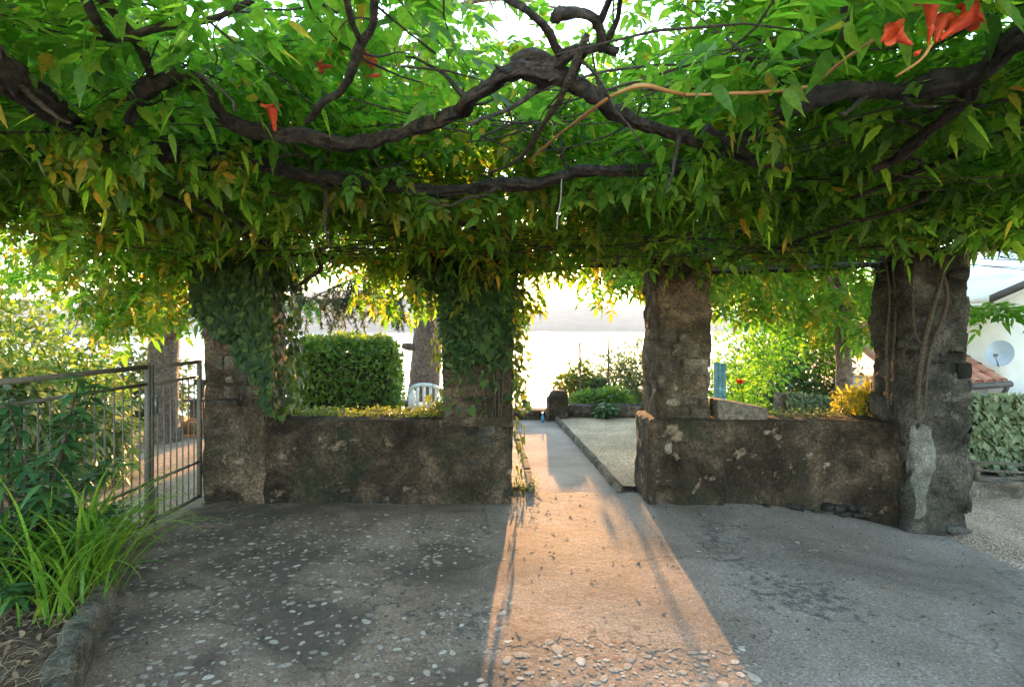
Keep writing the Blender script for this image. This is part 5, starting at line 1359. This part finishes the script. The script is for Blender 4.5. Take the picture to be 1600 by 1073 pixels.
N = nr.copy(); N[:, 0] = ca * nr[:, 0] - sa * nr[:, 1]; N[:, 1] = sa * nr[:, 0] + ca * nr[:, 1]
leaf_mass(hd, W, N * 0.5 + rng.normal(0, 0.6, (n_, 3)), rng.uniform(0.04, 0.1, n_), OVAL, M['hedge'], up=N * 0.6 + np.array([0, 0, 0.7]), tilt=0.6)
V, F = tube([(-2.42, 9, -0.1, .03), (-2.4, 9, 0.5, .025), (-2.42, 9, 1.0, .02)], 6); obj_np('stem', V, F, M['stem'], hd, True)

cd = tag(empty('cedar_tree', (-1.62, 11.0, -0.2)), 'tall cedar with thick trunk by the lake', 'tree')
V, F = tube([(-1.75, 11, -0.8, 0.4), (-1.72, 11, 0.1, 0.31), (-1.66, 11, 0.7, 0.285), (-1.62, 11, 1.5, 0.27), (-1.6, 11, 3, 0.255), (-1.62, 11, 6, 0.2), (-1.6, 11, 10, 0.13), (-1.6, 11, 13.5, 0.03)], 20, 0.1, 0, 5, 0.15); obj_np('trunk', V, F, M['trunk'], cd, True)
V, F = tube([(-1.8, 10.9, 1.22, .07), (-1.98, 10.85, 1.25, .065), (-2.06, 10.85, 1.27, .05)], 8, 0.2, step=0.05); obj_np('stub', V, F, M['trunk'], cd, True)
NP, ND, NS, TWG = [], [], [], []
def needle_twig(p, d, L, hang, dens=0.006):
    m_ = max(4, int(L / 0.06)); pts = [p]; d = np.array(d, float)
    for i in range(m_):
        d = d + np.array([rng.normal(0, 0.08), rng.normal(0, 0.08), -hang * 0.06 / 0.3 * 0.5]); d /= np.linalg.norm(d); pts.append(pts[-1] + d * 0.06)
        for j in range(int(0.06 / dens)):
            q = pts[-2] + (pts[-1] - pts[-2]) * rng.random(); NP.append(q); ND.append(d * 0.6 + unit(1)[0] * 0.9); NS.append(rng.uniform(0.06, 0.11))
    TWG.append(np.array([(*q, 0.004) for q in pts]))
def cedar_limb(pts, r0, ntw, hang, Ltw=(0.3, 0.8), dens=0.006):
    C = catmull([(*q, r0 * (1 - 0.8 * i / (len(pts) - 1))) for i, q in enumerate(pts)], 0.1)
    V, F = tube(C, 7, 0.15); obj_np('limb', V, F, M['trunk'], cd, True)
    for k in range(ntw):
        i = int(len(C) * rng.uniform(0.25, 0.999)); a = rng.uniform(0, 6.28)
        d = np.array([math.cos(a), math.sin(a), rng.uniform(-0.8, 0.1)]); needle_twig(C[i][:3].copy(), d / np.linalg.norm(d), rng.uniform(*Ltw), hang, dens)
cedar_limb([(-1.6, 10.9, 3.4), (-1.9, 10.4, 3.0), (-2.2, 9.9, 2.55), (-2.55, 9.6, 2.15), (-2.95, 9.4, 2.05), (-3.4, 9.3, 2.1)], 0.05, 55, 1.3)
cedar_limb([(-2.2, 9.9, 2.6), (-2.3, 9.7, 2.35), (-2.25, 9.5, 2.15), (-2.1, 9.4, 1.95), (-1.8, 9.3, 1.8)], 0.022, 26, 1.6, (0.2, 0.5))
cedar_limb([(-1.9, 10.4, 3.0), (-2.1, 10.0, 2.75), (-2.35, 9.7, 2.6), (-2.7, 9.5, 2.3), (-2.8, 9.4, 2.0), (-2.75, 9.3, 1.8)], 0.02, 24, 1.6, (0.2, 0.5))
cedar_limb([(-1.7, 11, 3.8), (-2.5, 10.4, 3.6), (-3.2, 10, 3.0), (-3.8, 9.8, 2.5), (-4.2, 9.7, 2.2)], 0.05, 50, 1.3)
cedar_limb([(-1.7, 10.9, 3.1), (-1.9, 10.2, 2.9), (-2.4, 9.5, 2.5), (-2.9, 9.1, 2.2), (-3.3, 8.9, 1.95)], 0.035, 45, 1.6, (0.3, 0.7))
cedar_limb([(-1.5, 10.8, 3.0), (-1.5, 10.2, 2.7), (-1.6, 9.6, 2.3), (-1.9, 9.2, 2.0), (-2.2, 9.0, 1.85)], 0.03, 34, 1.6, (0.2, 0.6))
for k in range(15):
    z = 4.5 + 0.6 * k; a = k * 2.4 + rng.uniform(-0.3, 0.3); L = 3.4 - 0.12 * k
    p0 = np.array([-1.6, 11.0, z]); dv = np.array([math.cos(a), math.sin(a), 0.0])
    cedar_limb([p0, p0 + dv * L * 0.35 + [0, 0, 0.1], p0 + dv * L * 0.7 + [0, 0, -0.1], p0 + dv * L + [0, 0, -0.5]], 0.06, 34, 0.9, (0.4, 0.9), 0.02)
NP, ND, NS = map(np.array, (NP, ND, NS))
NEED = (np.array([(0, 0.1, 0), (0, -0.1, 0), (1, 0, 0)]), np.array([(0, 1, 2)]))
leaf_mass(cd, NP, ND, NS, NEED, M['needle'], 'crown', 0.8)
mb = MB()
for t_ in TWG: mb.add(*tube(t_, 3))
o = mb.build('twigs', M['trunk'], cd); o['kind'] = 'stuff'

# garden chair and low table by the trunk
M['chair'] = mat_plain('pale blue plastic', (0.42, 0.50, 0.56), (0.52, 0.59, 0.63), 0.4, 8, 0)
ch = tag(empty('garden_chair', (-1.32, 9.0, 0)), 'pale blue plastic garden chair beside the cedar trunk', 'chair')
cx_, cy_ = -1.32, 9.0
def back_pt(a): return cx_ - 0.25 * math.cos(a), cy_ - 0.2 - 0.17 * math.sin(a), 0.46 + 0.29 * math.sin(a) ** 0.5
for i in range(7):
    a = math.pi * (0.12 + 0.76 * i / 6); x, y, h = back_pt(a); V, F = bar((x, y, 0.39), (x, y, h - 0.02), 0.042, 0.014); obj_np('back_slat', np.array(V), F, M['chair'], ch)
V, F = tube([(*back_pt(math.pi * (0.06 + 0.88 * i / 12)), 0.03) for i in range(13)], 8); obj_np('top_rail', V, F, M['chair'], ch, True)
V, F = box(cx_ - 0.24, cx_ + 0.24, cy_ - 0.12, cy_ + 0.3, 0.37, 0.399); obj_np('seat', np.array(V), F, M['chair'], ch)
for sx_ in (-1, 1):
    for yy in (-0.16, 0.28): V, F = bar((cx_ + sx_ * 0.2, cy_ + yy * 0.9, 0.368), (cx_ + sx_ * 0.25, cy_ + yy, -0.04), 0.04); obj_np('leg', np.array(V), F, M['chair'], ch)
    V, F = bar((cx_ + sx_ * 0.25, cy_ - 0.15, 0.57), (cx_ + sx_ * 0.26, cy_ + 0.3, 0.57), 0.05, 0.025); obj_np('armrest', np.array(V), F, M['chair'], ch)
    V, F = bar((cx_ + sx_ * 0.26, cy_ + 0.28, 0.557), (cx_ + sx_ * 0.24, cy_ + 0.27, 0.36), 0.04); obj_np('arm_support', np.array(V), F, M['chair'], ch)
tb = tag(empty('low_table', (-1.85, 9.3, 0)), 'low wooden slab table between hedge and cedar', 'table')
V, F = box(-2.1, -1.62, 9.1, 9.5, 0.37, 0.42); obj_np('table_top', np.array(V), F, M['wood_dark'], tb)
for a in (-2.05, -1.68):
    for b in (9.15, 9.45): V, F = bar((a, b, -0.05), (a, b, 0.369), 0.045); obj_np('leg', np.array(V), F, M['wood_dark'], tb)

# ------------------------------------------------------------------ wire fence at the lake edge
fe = tag(empty('wire_fence', (0, 11.6, 0)), 'two-wire fence on thin posts along the lake edge', 'fence')
posts = [(at(500, 0, 11.4)[0], 11.4, 1.15), (at(906, 0, 11.4)[0], 11.4, 1.31), (at(950, 0, 11.8)[0], 11.8, 1.4), (at(1060, 0, 12.2)[0], 12.2, 1.5)]
for x, y, z in posts:
    V, F = tube([(x, y, -1.2, .022), (x + 0.01, y, 0.2, .022), (x, y, z, .02)], 7); obj_np('post', V, F, M['wood_dark'], fe, True)
for dz, za in ((0.0, (577, 548, 541)), (1, (592, 560, 553))):
    ws_ = [at(500, za[0], 11.35), at(906, za[1], 11.35), at(950, za[2], 11.75), at(1060, za[2] - 12, 12.15)]
    for a, b in zip(ws_[:-1], ws_[1:]):
        m_ = [(a[k] + b[k]) / 2 - (0.03 if k == 2 else 0) for k in range(3)]
        V, F = tube(catmull([(*a, .006), (*m_, .006), (*b, .006)], 0.3), 5); obj_np('wire', V, F, M['iron'], fe, True)

# shrubs on the slope right of the path
bush('lakeside_shrub', 'grey-green spreading shrub behind the edging wall', 'shrub', [((2.2, 12.2, 0.3), (0.9, 0.6, 0.75)), ((1.65, 12.0, 0.1), (0.5, 0.5, 0.55)), ((2.9, 12.4, 0.5), (0.9, 0.6, 0.9)), ((2.0, 11.7, -0.1), (0.9, 0.5, 0.4))], 9000, OVAL, (0.06, 0.12), 'shrub_grey', zmin=-1.5, hang=0.2)
bush('lakeside_shrub', 'low green shrub beside the round-topped post', 'shrub', [((1.45, 11.0, 0.15), (0.42, 0.35, 0.28)), ((1.9, 10.9, 0.2), (0.4, 0.3, 0.3))], 3200, OVAL, (0.05, 0.1), 'hedge', zmin=-0.3, hang=0.2)
bush('lakeside_shrub', 'orange-lit thin shrub leaning over the end post', 'shrub', [((1.1, 11.7, 0.48), (0.38, 0.3, 0.2)), ((1.4, 11.9, 0.6), (0.3, 0.3, 0.35))], 1300, OVAL, (0.06, 0.1), 'moss', zmin=-0.6, hang=0.1)
bush('weed_plant', 'green leafy weed in front of the edging wall', 'weed', [((1.62, 9.93, 0.18), (0.2, 0.1, 0.12))], 160, OVAL, (0.06, 0.1), 'laurel', zmin=0.08, stems=3)

# ------------------------------------------------------------------ right opening
lt = tag(empty('leafy_tree', (4.9, 8.4, 0)), 'sunlit lime-green tree behind the right parapet wall', 'tree')
V, F = tube([(4.95, 8.6, -0.5, .14), (4.9, 8.5, 0.8, .11), (4.8, 8.4, 2.0, .1), (4.6, 8.3, 3.4, .07), (4.5, 8.3, 4.6, .03)], 10, 0.15, step=0.1); obj_np('trunk', V, F, M['trunk'], lt, True)
for pts in ([(4.8, 8.4, 2.0, .05), (4.2, 8.0, 2.5, .04), (3.5, 7.6, 2.6, .02), (2.9, 7.3, 2.4, .012)], [(4.8, 8.4, 2.4, .05), (4.6, 7.6, 2.8, .04), (4.3, 6.8, 2.9, .02)], [(4.7, 8.4, 2.8, .05), (3.8, 8.9, 3.3, .04), (2.6, 9.2, 3.4, .02), (1.9, 9.0, 3.0, .012)], [(4.8, 8.4, 2.3, .04), (5.4, 8.2, 2.9, .03), (6.2, 7.8, 3.1, .02)]):
    V, F = tube(pts, 7, 0.2, step=0.1); obj_np('limb', V, F, M['trunk'], lt, True)
def smp_lt():
    x = rng.uniform(1.0, 6.2); y = rng.uniform(6.4, 9.6); z = rng.uniform(1.4, 3.9)
    px = 800 + 900 * x / y
    lo = np.interp(px, [900, 930, 1000, 1120, 1200, 1300, 1390, 1500], [2.5, 1.95, 1.75, 1.9, 1.6, 1.3, 1.05, 1.2])
    if z < lo + 0.2 + 0.35 * noise.noise(Vector((x * 1.3, y, 4))) or px < 900 or px > 1400: return None
    return x, y, z
P, D, S, TW = shoots(430, smp_lt, (0.4, 0.9), 0.09, leafdrop=(0.0, 1.0), size=(0.9, 1.3)); keep = (P[:, 0] / P[:, 1] > 0.12)
foliage(lt, P[keep], D[keep], S[keep], TW, 0, [M['leaf_lime'], M['leaf_yellow']], frac=lambda P: (rng.random(len(P)) < 0.25).astype(int), name='crown')
bush('dark_tree', 'dark green dense tree below the garden on the right', 'tree', [((7.0, 13.4, 0.7), (1.2, 0.8, 0.9)), ((6.2, 13.2, 0.2), (0.9, 0.8, 1.0)), ((5.6, 12.8, 0.5), (0.9, 0.8, 0.9)), ((7.4, 13.2, -0.3), (0.9, 0.8, 0.8))], 6500, OVAL, (0.09, 0.16), 'laurel', zmin=-3, hang=0.2)
bush('background_tree', 'tall airy tree filling the view behind the right parapet', 'tree', [((6.0, 12.5, 2.6), (1.5, 0.8, 1.4)), ((7.8, 13.6, 2.8), (1.6, 0.8, 1.6)), ((4.6, 12.0, 2.8), (1.0, 0.8, 1.1)), ((6.8, 13.0, 1.6), (1.3, 0.8, 1.0))], 5200, OVAL, (0.1, 0.18), 'leaf_lime', zmin=-3, hang=0.3, stems=10)
bush('lime_bush', 'pale yellow-green airy bush behind the right wall', 'bush', [((4.1, 10.2, 1.0), (0.7, 0.6, 0.9)), ((3.7, 10.0, 0.5), (0.5, 0.5, 0.6)), ((4.8, 10.8, 1.3), (0.7, 0.6, 0.8))], 3000, SMALL, (0.06, 0.12), 'leaf_lime', zmin=-0.2, hang=0.1)
rs = bush('rose_bush', 'rose bush with one red bloom behind the right wall', 'rose bush', [((2.98, 7.5, 0.75), (0.3, 0.28, 0.42)), ((3.15, 7.6, 0.45), (0.32, 0.28, 0.4))], 900, OVAL, (0.04, 0.075), 'leaf_lime', zmin=0.07, hang=0.1)
c = np.array(at(1157, 597, 7.1)); mb = MB()
for k in range(26):
    d = unit(1)[0]; d[2] = abs(d[2]) * 0.8 + 0.1; Mx = frames(np.array([[d[0], d[1], 0.9]]), np.array([d]))
    mb.add(*scatter(OVAL, Mx, (c + d * 0.016 * (k % 3) - [0, 0, 0.02])[None], np.array([rng.uniform(0.045, 0.065)])))
obj_np('bloom', *mb.arrays(), M['rose'], rs, True)
V, F = tube([(3.0, 7.45, 0.1, .006), (2.95, 7.3, 0.5, .005), (*(c - [0, 0, 0.02]), .004)], 5, step=0.1); obj_np('stem', V, F, M['stem'], rs, True)
bd = tag(empty('blue_board', (2.66, 7.45, 0.07)), 'blue-green painted board standing beside the rubble pillar', 'board')
M['blue'] = mat_bark('flaking blue paint', (0.07, 0.19, 0.26), (0.14, 0.28, 0.33), 12, 0, 0.2)
for k in range(3):
    V, F = box(2.60 + 0.05 * k, 2.647 + 0.05 * k, 7.4 - 0.004 * k, 7.43, 0.05, 1.16 - 0.01 * k); obj_np('plank', np.array(V), F, M['blue'], bd)
V, F = box(2.6, 2.745, 7.432, 7.452, 0.9, 0.98); obj_np('batten', np.array(V), F, M['blue'], bd)
# low wall buried in pale ivy
pw_ = tag(empty('ivy_wall', (4.6, 8.7, 0)), 'short garden wall buried in pale ivy behind the right parapet', 'wall')
V, F = rough_block(4.02, 5.6, 8.55, 8.85, -1.0, 0.62, 0.06, 0.015, 0.03, seed=301); V[:, 2] -= 0.12 * np.clip((V[:, 0] - 4.02), 0, 2) * (V[:, 2] > 0); obj_np('core', V, F, M['stone'], pw_, True)
n_ = 2600; P = np.stack([rng.uniform(4.06, 5.6, n_), 8.53 - rng.uniform(0, 0.05, n_), rng.uniform(0.0, 0.68, n_)], -1); P[:, 2] -= 0.12 * (P[:, 0] - 4.02) * (P[:, 2] > 0.3)
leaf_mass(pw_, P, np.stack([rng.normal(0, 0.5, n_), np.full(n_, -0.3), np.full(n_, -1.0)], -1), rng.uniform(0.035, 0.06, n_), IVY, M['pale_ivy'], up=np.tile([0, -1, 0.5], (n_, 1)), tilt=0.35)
gt = tag(empty('grass_tuft', (4.3, 8.2, 0.05)), 'blue-green grass tuft behind the right parapet wall', 'grass tuft')
for k in range(60):
    V, F = strap((4.35 + rng.normal(0, 0.12), 8.1 + rng.normal(0, 0.06), 0.06), rng.uniform(0, 6.28), rng.uniform(0.35, 0.55), rng.uniform(0.0, 0.4), rng.uniform(0.1, 0.9), 0.012); obj_np('blade', V, F, M['shrub_grey'], gt, True)

# ------------------------------------------------------------------ houses beyond
M['render_white'] = mat_plain('white render', (0.62, 0.60, 0.57), (0.72, 0.70, 0.67), 0.9, 3, 0.05)
M['render_cream'] = mat_plain('cream render', (0.58, 0.50, 0.38), (0.68, 0.60, 0.47), 0.9, 3, 0.05)
M['tile'] = mat_plain('clay roof tile', (0.36, 0.15, 0.10), (0.52, 0.26, 0.18), 0.85, 5, 0.1)
M['fascia'] = mat_plain('dark brown fascia', (0.05, 0.042, 0.04), (0.08, 0.07, 0.065), 0.6, 10, 0)
M['blue_paint'] = mat_plain('slate blue paint', (0.12, 0.13, 0.2), (0.15, 0.16, 0.24), 0.6, 10, 0)
M['glass'] = mat_plain('dark window', (0.02, 0.025, 0.03), None, 0.08)
h1 = tag(empty('white_house', (10.5, 12.0, -2)), 'white house with red tiled lower roof beyond the lane', 'house')
V, F = box(9.02, 15, 10.5, 16, -3, 2.6); obj_np('wall', np.array(V), F, M['render_white'], h1)
V, F = box(7.4, 9.0, 10.9, 15, -3, 0.52); obj_np('wall', np.array(V), F, M['render_white'], h1)
# upper roof: a slab with white soffit and dark fascia rising to the right
def slab(a, b, y0, y1, th):
    V = [(x, y, z + dz) for (x, z) in (a, b) for y in (y0, y1) for dz in (0, th)]
    return np.array(V), quads([(0, 1, 3, 2), (4, 6, 7, 5), (0, 4, 5, 1), (2, 3, 7, 6), (0, 2, 6, 4), (1, 5, 7, 3)])
V, F = slab((8.2, 1.95), (13.5, 4.2), 9.9, 16.3, 0.08); obj_np('roof', V, F, M['render_white'], h1)
V, F = slab((8.2, 2.03), (13.5, 4.28), 9.85, 9.898, 0.13); obj_np('fascia', V, F, M['fascia'], h1)
V, F = slab((8.2, 2.032), (13.5, 4.282), 9.9, 16.3, 0.1); obj_np('roof_covering', V, F, M['render_white'], h1)
V, F = box(9.42, 9.56, 10.44, 10.497, -3, 1.6); obj_np('pilaster', np.array(V), F, M['blue_paint'], h1)
# lower tiled roof: real barrel tiles on a sloping deck, ridge at the back
ra, rb = np.array([7.25, 10.45, 0.50]), np.array([9.0, 10.45, 0.62]); up_ = np.array([0.0, 2.6, 1.15])
V = np.array([ra, rb, rb + up_, ra + up_, ra - [0, 0, .05], rb - [0, 0, .05], rb + up_ - [0, 0, .05], ra + up_ - [0, 0, .05]])
dk = obj_np('lower_roof', V, quads([(0, 1, 2, 3), (7, 6, 5, 4), (0, 4, 5, 1), (1, 5, 6, 2), (2, 6, 7, 3), (3, 7, 4, 0)]), M['tile'], h1)
tv = []; tf = []
for i in range(2):
    for j in range(6):
        a = math.pi * j / 5; tv.append((-0.105 * math.cos(a) * (1 - 0.12 * i), i * 0.36, 0.07 * math.sin(a) * (1 - 0.12 * i) + 0.012 * (1 - i)))
tf = grid_faces(2, 6)
tile_me = mesh_np('tile', np.array(tv), tf); tile_me.materials.append(M['tile'])
sl = math.atan2(1.15, 2.6); Ls = math.hypot(1.15, 2.6)
for i in range(8):
    for j in range(9):
        p = ra + (rb - ra) * (i + 0.5) / 8 + up_ * (j * 0.31 / Ls) + np.array([0, 0, 0.006])
        obj_me('tile', tile_me, p, (sl, 0, rng.normal(0, 0.015)), None, dk)
V, F = tube([(*(ra - [0, .06, .03]), .06), (*(rb - [0.0, .06, .03]), .06)], 8, step=0.3); obj_np('gutter', V, F, M['fascia'], h1, True)
V, F = tube([(*(rb - [0.05, .06, .05]), .04), (8.92, 10.5, 0.3, .04), (8.95, 10.6, 0.0, .04), (8.97, 10.7, -2, .04)], 8, step=0.1); obj_np('downpipe', V, F, M['fascia'], h1, True)
# satellite dish
dsh = tag(empty('satellite_dish', (8.5, 10.0, 0.9)), 'grey satellite dish on the white house wall', 'satellite dish')
dc = np.array(at(1563, 553, 10.0)); Mx = frames(np.array([[-0.72, -0.6, 0.28]]), np.array([[0, 0, 1.0]]))[0]
V = [(-0.02, 0, 0)]; F = []
for i in range(1, 6):
    for j in range(20):
        r = i / 5; a = 2 * math.pi * j / 20; V.append((0.05 * r * r, 0.2 * r * math.cos(a), 0.235 * r * math.sin(a)))
for j in range(20): F.append((0, 1 + j, 1 + (j + 1) % 20))
for i in range(4):
    for j in range(20): k = 1 + i * 20; j2 = (j + 1) % 20; F += [(k + j, k + 20 + j, k + 20 + j2), (k + j, k + 20 + j2, k + j2)]
M['dish'] = mat_plain('grey enamel', (0.30, 0.34, 0.40), (0.36, 0.40, 0.46), 0.4, 6, 0)
obj_np('reflector', np.array(V) @ Mx.T + dc, np.array(F), M['dish'], dsh, True)
lnb = dc + Mx @ np.array([0.36, 0.0, -0.12]); V, F = bar(dc + Mx @ np.array([0.05, 0, -0.23]), lnb, 0.022); obj_np('feed_arm', np.array(V), F, M['dish'], dsh)
V, F = tube([(*(lnb - Mx @ np.array([0.0, 0, 0.0])), .03), (*(lnb - Mx @ np.array([0.09, 0, -0.03])), .028)], 8); obj_np('feed_horn', V, F, M['iron'], dsh, True)
V, F = tube([(*(dc - Mx @ np.array([0.02, 0, 0])), .02), (dc[0] + 0.15, dc[1] + 0.2, dc[2] - 0.12, .02), (9.05, 10.52, dc[2] - 0.12, .02)], 7, step=0.05); obj_np('bracket', V, F, M['iron'], dsh, True)
# far cream house
h2 = tag(empty('cream_house', (14, 22, -4)), 'small cream house with red roof and white chimney below the garden', 'house')
xa, xb = at(1326, 0, 22)[0], at(1520, 0, 22)[0]; ze = at(0, 590, 22)[2]
V, F = box(xa + 0.35, xb, 22, 27, -6, ze - 0.05); obj_np('wall', np.array(V), F, M['render_cream'], h2)
V = np.array([(xa, 21.6, ze), (xb, 21.6, ze), (xb, 24.5, ze + 1.35), (xa + 1.2, 24.5, ze + 1.35), (xa, 27.4, ze), (xb, 27.4, ze)])
rf = obj_np('roof', V, np.array([(0, 1, 2), (0, 2, 3), (0, 3, 4), (3, 2, 5), (3, 5, 4), (0, 4, 5), (0, 5, 1)]), M['tile'], h2)
V, F = box(*at(1332, 0, 22.6)[:1], at(1346, 0, 22.6)[0], 22.6, 23.0, ze, at(0, 561, 22.6)[2]); ch_ = obj_np('chimney', np.array(V), F, M['render_white'], rf)
wd = box(at(1331, 0, 22)[0] + 0.1, at(1342, 0, 22)[0], 21.97, 21.998, at(0, 604, 22)[2], at(0, 593, 22)[2]); obj_np('window', np.array(wd[0]), wd[1], M['glass'], h2)
V, F = tube([(*at(1200, 557, 14), .008), (*at(1330, 556, 15), .008), (*at(1500, 553, 16), .008)], 5, step=0.5); tag(obj_np('overhead_cable', V, F, M['render_white'], None, True), 'thin pale overhead cable across the right opening', 'cable')

# ------------------------------------------------------------------ the lane on the right: kerb wall, railing, ivy-covered wall
lw = tag(empty('lane_wall', (6.5, 6.2, -0.25)), 'low stone kerb wall along the lane', 'wall')
V, F = rough_block(4.3, 9.5, 6.42, 6.62, -0.7, -0.1, 0.05, 0.012, 0.02, seed=401); V[:, 1] -= 0.1 * (V[:, 0] - 4.3); obj_np('core', V, F, M['stone'], lw, True)
rl = tag(empty('railing', (6.5, 6.3, -0.1)), 'dark sloping timber railing behind the lane kerb wall', 'railing')
ly = lambda x: 6.55 - 0.1 * (x - 4.3)
for x in (4.6, 5.2, 5.75, 6.3, 6.9): V, F = box(x - 0.03, x + 0.03, ly(x) - 0.03, ly(x) + 0.03, -0.12, 0.14 - 0.03 * (x - 4.3)); obj_np('post', np.array(V), F, M['wood_dark'], rl)
for dz in (0.03, 0.115): V, F = bar((4.3, ly(4.3) - 0.05, dz + 0.02), (7.4, ly(7.4) - 0.05, dz - 0.09), 0.03, 0.025); obj_np('rail', np.array(V), F, M['wood_dark'], rl)
iw = tag(empty('ivy_wall', (7, 7.4, -0.3)), 'tall wall covered with pale ivy leaves beside the lane', 'wall')
V, F = rough_block(4.6, 10.5, 7.3, 7.6, -0.8, 0.70, 0.1, 0.02, 0.03, seed=411); obj_np('core', V, F, M['stone_dark'], iw, True)
n_ = 4200; P = np.stack([rng.uniform(5.2, 8.2, n_), 7.28 - rng.uniform(0, 0.1, n_), rng.uniform(-0.28, 0.78, n_)], -1)
keep = P[:, 2] > -0.15 + 0.12 * np.array([noise.noise(Vector((x * 3, 0, 0))) for x in P[:, 0]]); P = P[keep]; n_ = len(P)
S = rng.uniform(0.04, 0.1, n_); D = np.stack([rng.normal(0, 0.8, n_), rng.uniform(-0.6, -0.2, n_), np.full(n_, -1.0)], -1); U = np.tile([0, -1, 0.9], (n_, 1)) + rng.normal(0, 0.5, (n_, 3)); Mx = frames(D, U)
pi_me = mesh_np('leaf', *IVY); pi_me.materials.append(M['pale_ivy'])
vis = np.argsort(np.abs(P[:, 0] / P[:, 1] - 0.84) - 0.5 * (rng.random(n_) < 0.3))[:260]; rest = np.setdiff1d(np.arange(n_), vis)
for i in vis: obj_me('leaf', pi_me, P[i] - [0, 0.02, 0], Matrix([list(Mx[i][r]) for r in range(3)]).to_euler(), (S[i],) * 3, iw)
V, F = scatter(IVY, Mx[rest], P[rest], S[rest]); o = obj_np('foliage', V, F, M['pale_ivy'], iw); o['kind'] = 'stuff'
# foliage outside the lane side of the pergola
ov = tag(empty('overhanging_tree', (6.5, 5.6, -0.25)), 'tree leaning over the lane at the right picture edge', 'tree')
V, F = tube([(7.6, 5.0, -0.4, .14), (7.5, 5.1, 1.2, .12), (7.2, 5.2, 2.6, .1), (6.6, 5.4, 3.6, .07), (5.8, 5.6, 4.2, .03)], 10, 0.15, step=0.1); obj_np('trunk', V, F, M['trunk'], ov, True)
for pts in ([(7.3, 5.2, 2.3, .05), (6.4, 5.5, 2.7, .035), (5.4, 5.8, 2.6, .02), (4.6, 6.0, 2.3, .01)], [(7.2, 5.2, 2.6, .05), (6.4, 6.2, 3.2, .03), (5.8, 7.2, 3.3, .015)]):
    V, F = tube(pts, 7, 0.2, step=0.1); obj_np('limb', V, F, M['trunk'], ov, True)
def smp_ov():
    x = rng.uniform(4.2, 7.5); y = rng.uniform(5.0, 8.0); z = rng.uniform(2.1, 4.0)
    if z < 2.85 + 0.35 * noise.noise(Vector((x, y, 14))): return None
    return x, y, z
P, D, S, TW = shoots(120, smp_ov, (0.4, 0.9), 0.09, size=(0.9, 1.3)); foliage(ov, P, D, S, TW, 0, [M['leaf_lime'], M['leaf']], frac=lambda P: (rng.random(len(P)) < 0.5).astype(int), name='crown')
P, D, S, TW = shoots(6, lambda: (rng.uniform(4.6, 5.0), rng.uniform(5.4, 5.8), rng.uniform(1.72, 1.82)), (0.3, 0.5), size=(0.9, 1.2)); foliage(ov, P, D, S, TW, 12, [M['leaf_lime']], name='low_spray')
# blue bottle cap left at the end of the path
V = []; 
mb = MB(); bp = at(848, 652, 9.75); mb.add(*tube([(bp[0], bp[1], 0.0, .025), (bp[0], bp[1], 0.09, .025), (bp[0], bp[1], 0.12, .01), (bp[0], bp[1], 0.15, .011)], 10))
bt = tag(empty('water_bottle', (bp[0], bp[1], 0)), 'tiny blue bottle standing at the far end of the path', 'bottle'); mb.build('bottle_body', mat_plain('blue plastic', (0.05, 0.25, 0.4), None, 0.3), bt, True)
V, F = tube([(bp[0], bp[1], 0.151, .014), (bp[0], bp[1], 0.17, .014)], 10); obj_np('cap', V, F, M['chair'], bt, True)

# ------------------------------------------------------------------ haze over the lake
m = bpy.data.materials.new('haze'); m.use_nodes = True; n = m.node_tree.nodes; l = m.node_tree.links
n.remove(n['Principled BSDF']); vp = n.new('ShaderNodeVolumePrincipled'); vp.inputs['Color'].default_value = (0.92, 0.89, 1.0, 1); vp.inputs['Density'].default_value = HAZE = 0.00013; vp.inputs['Anisotropy'].default_value = 0.0
l.new(vp.outputs[0], n['Material Output'].inputs['Volume'])
V, F = box(-4500, 4500, -120, 3400, -40, 240); hz = obj_np('haze', np.array(V), F, m); tag(hz, kind='stuff'); hz['label'] = 'pale evening haze over the lake'; hz['category'] = 'haze'
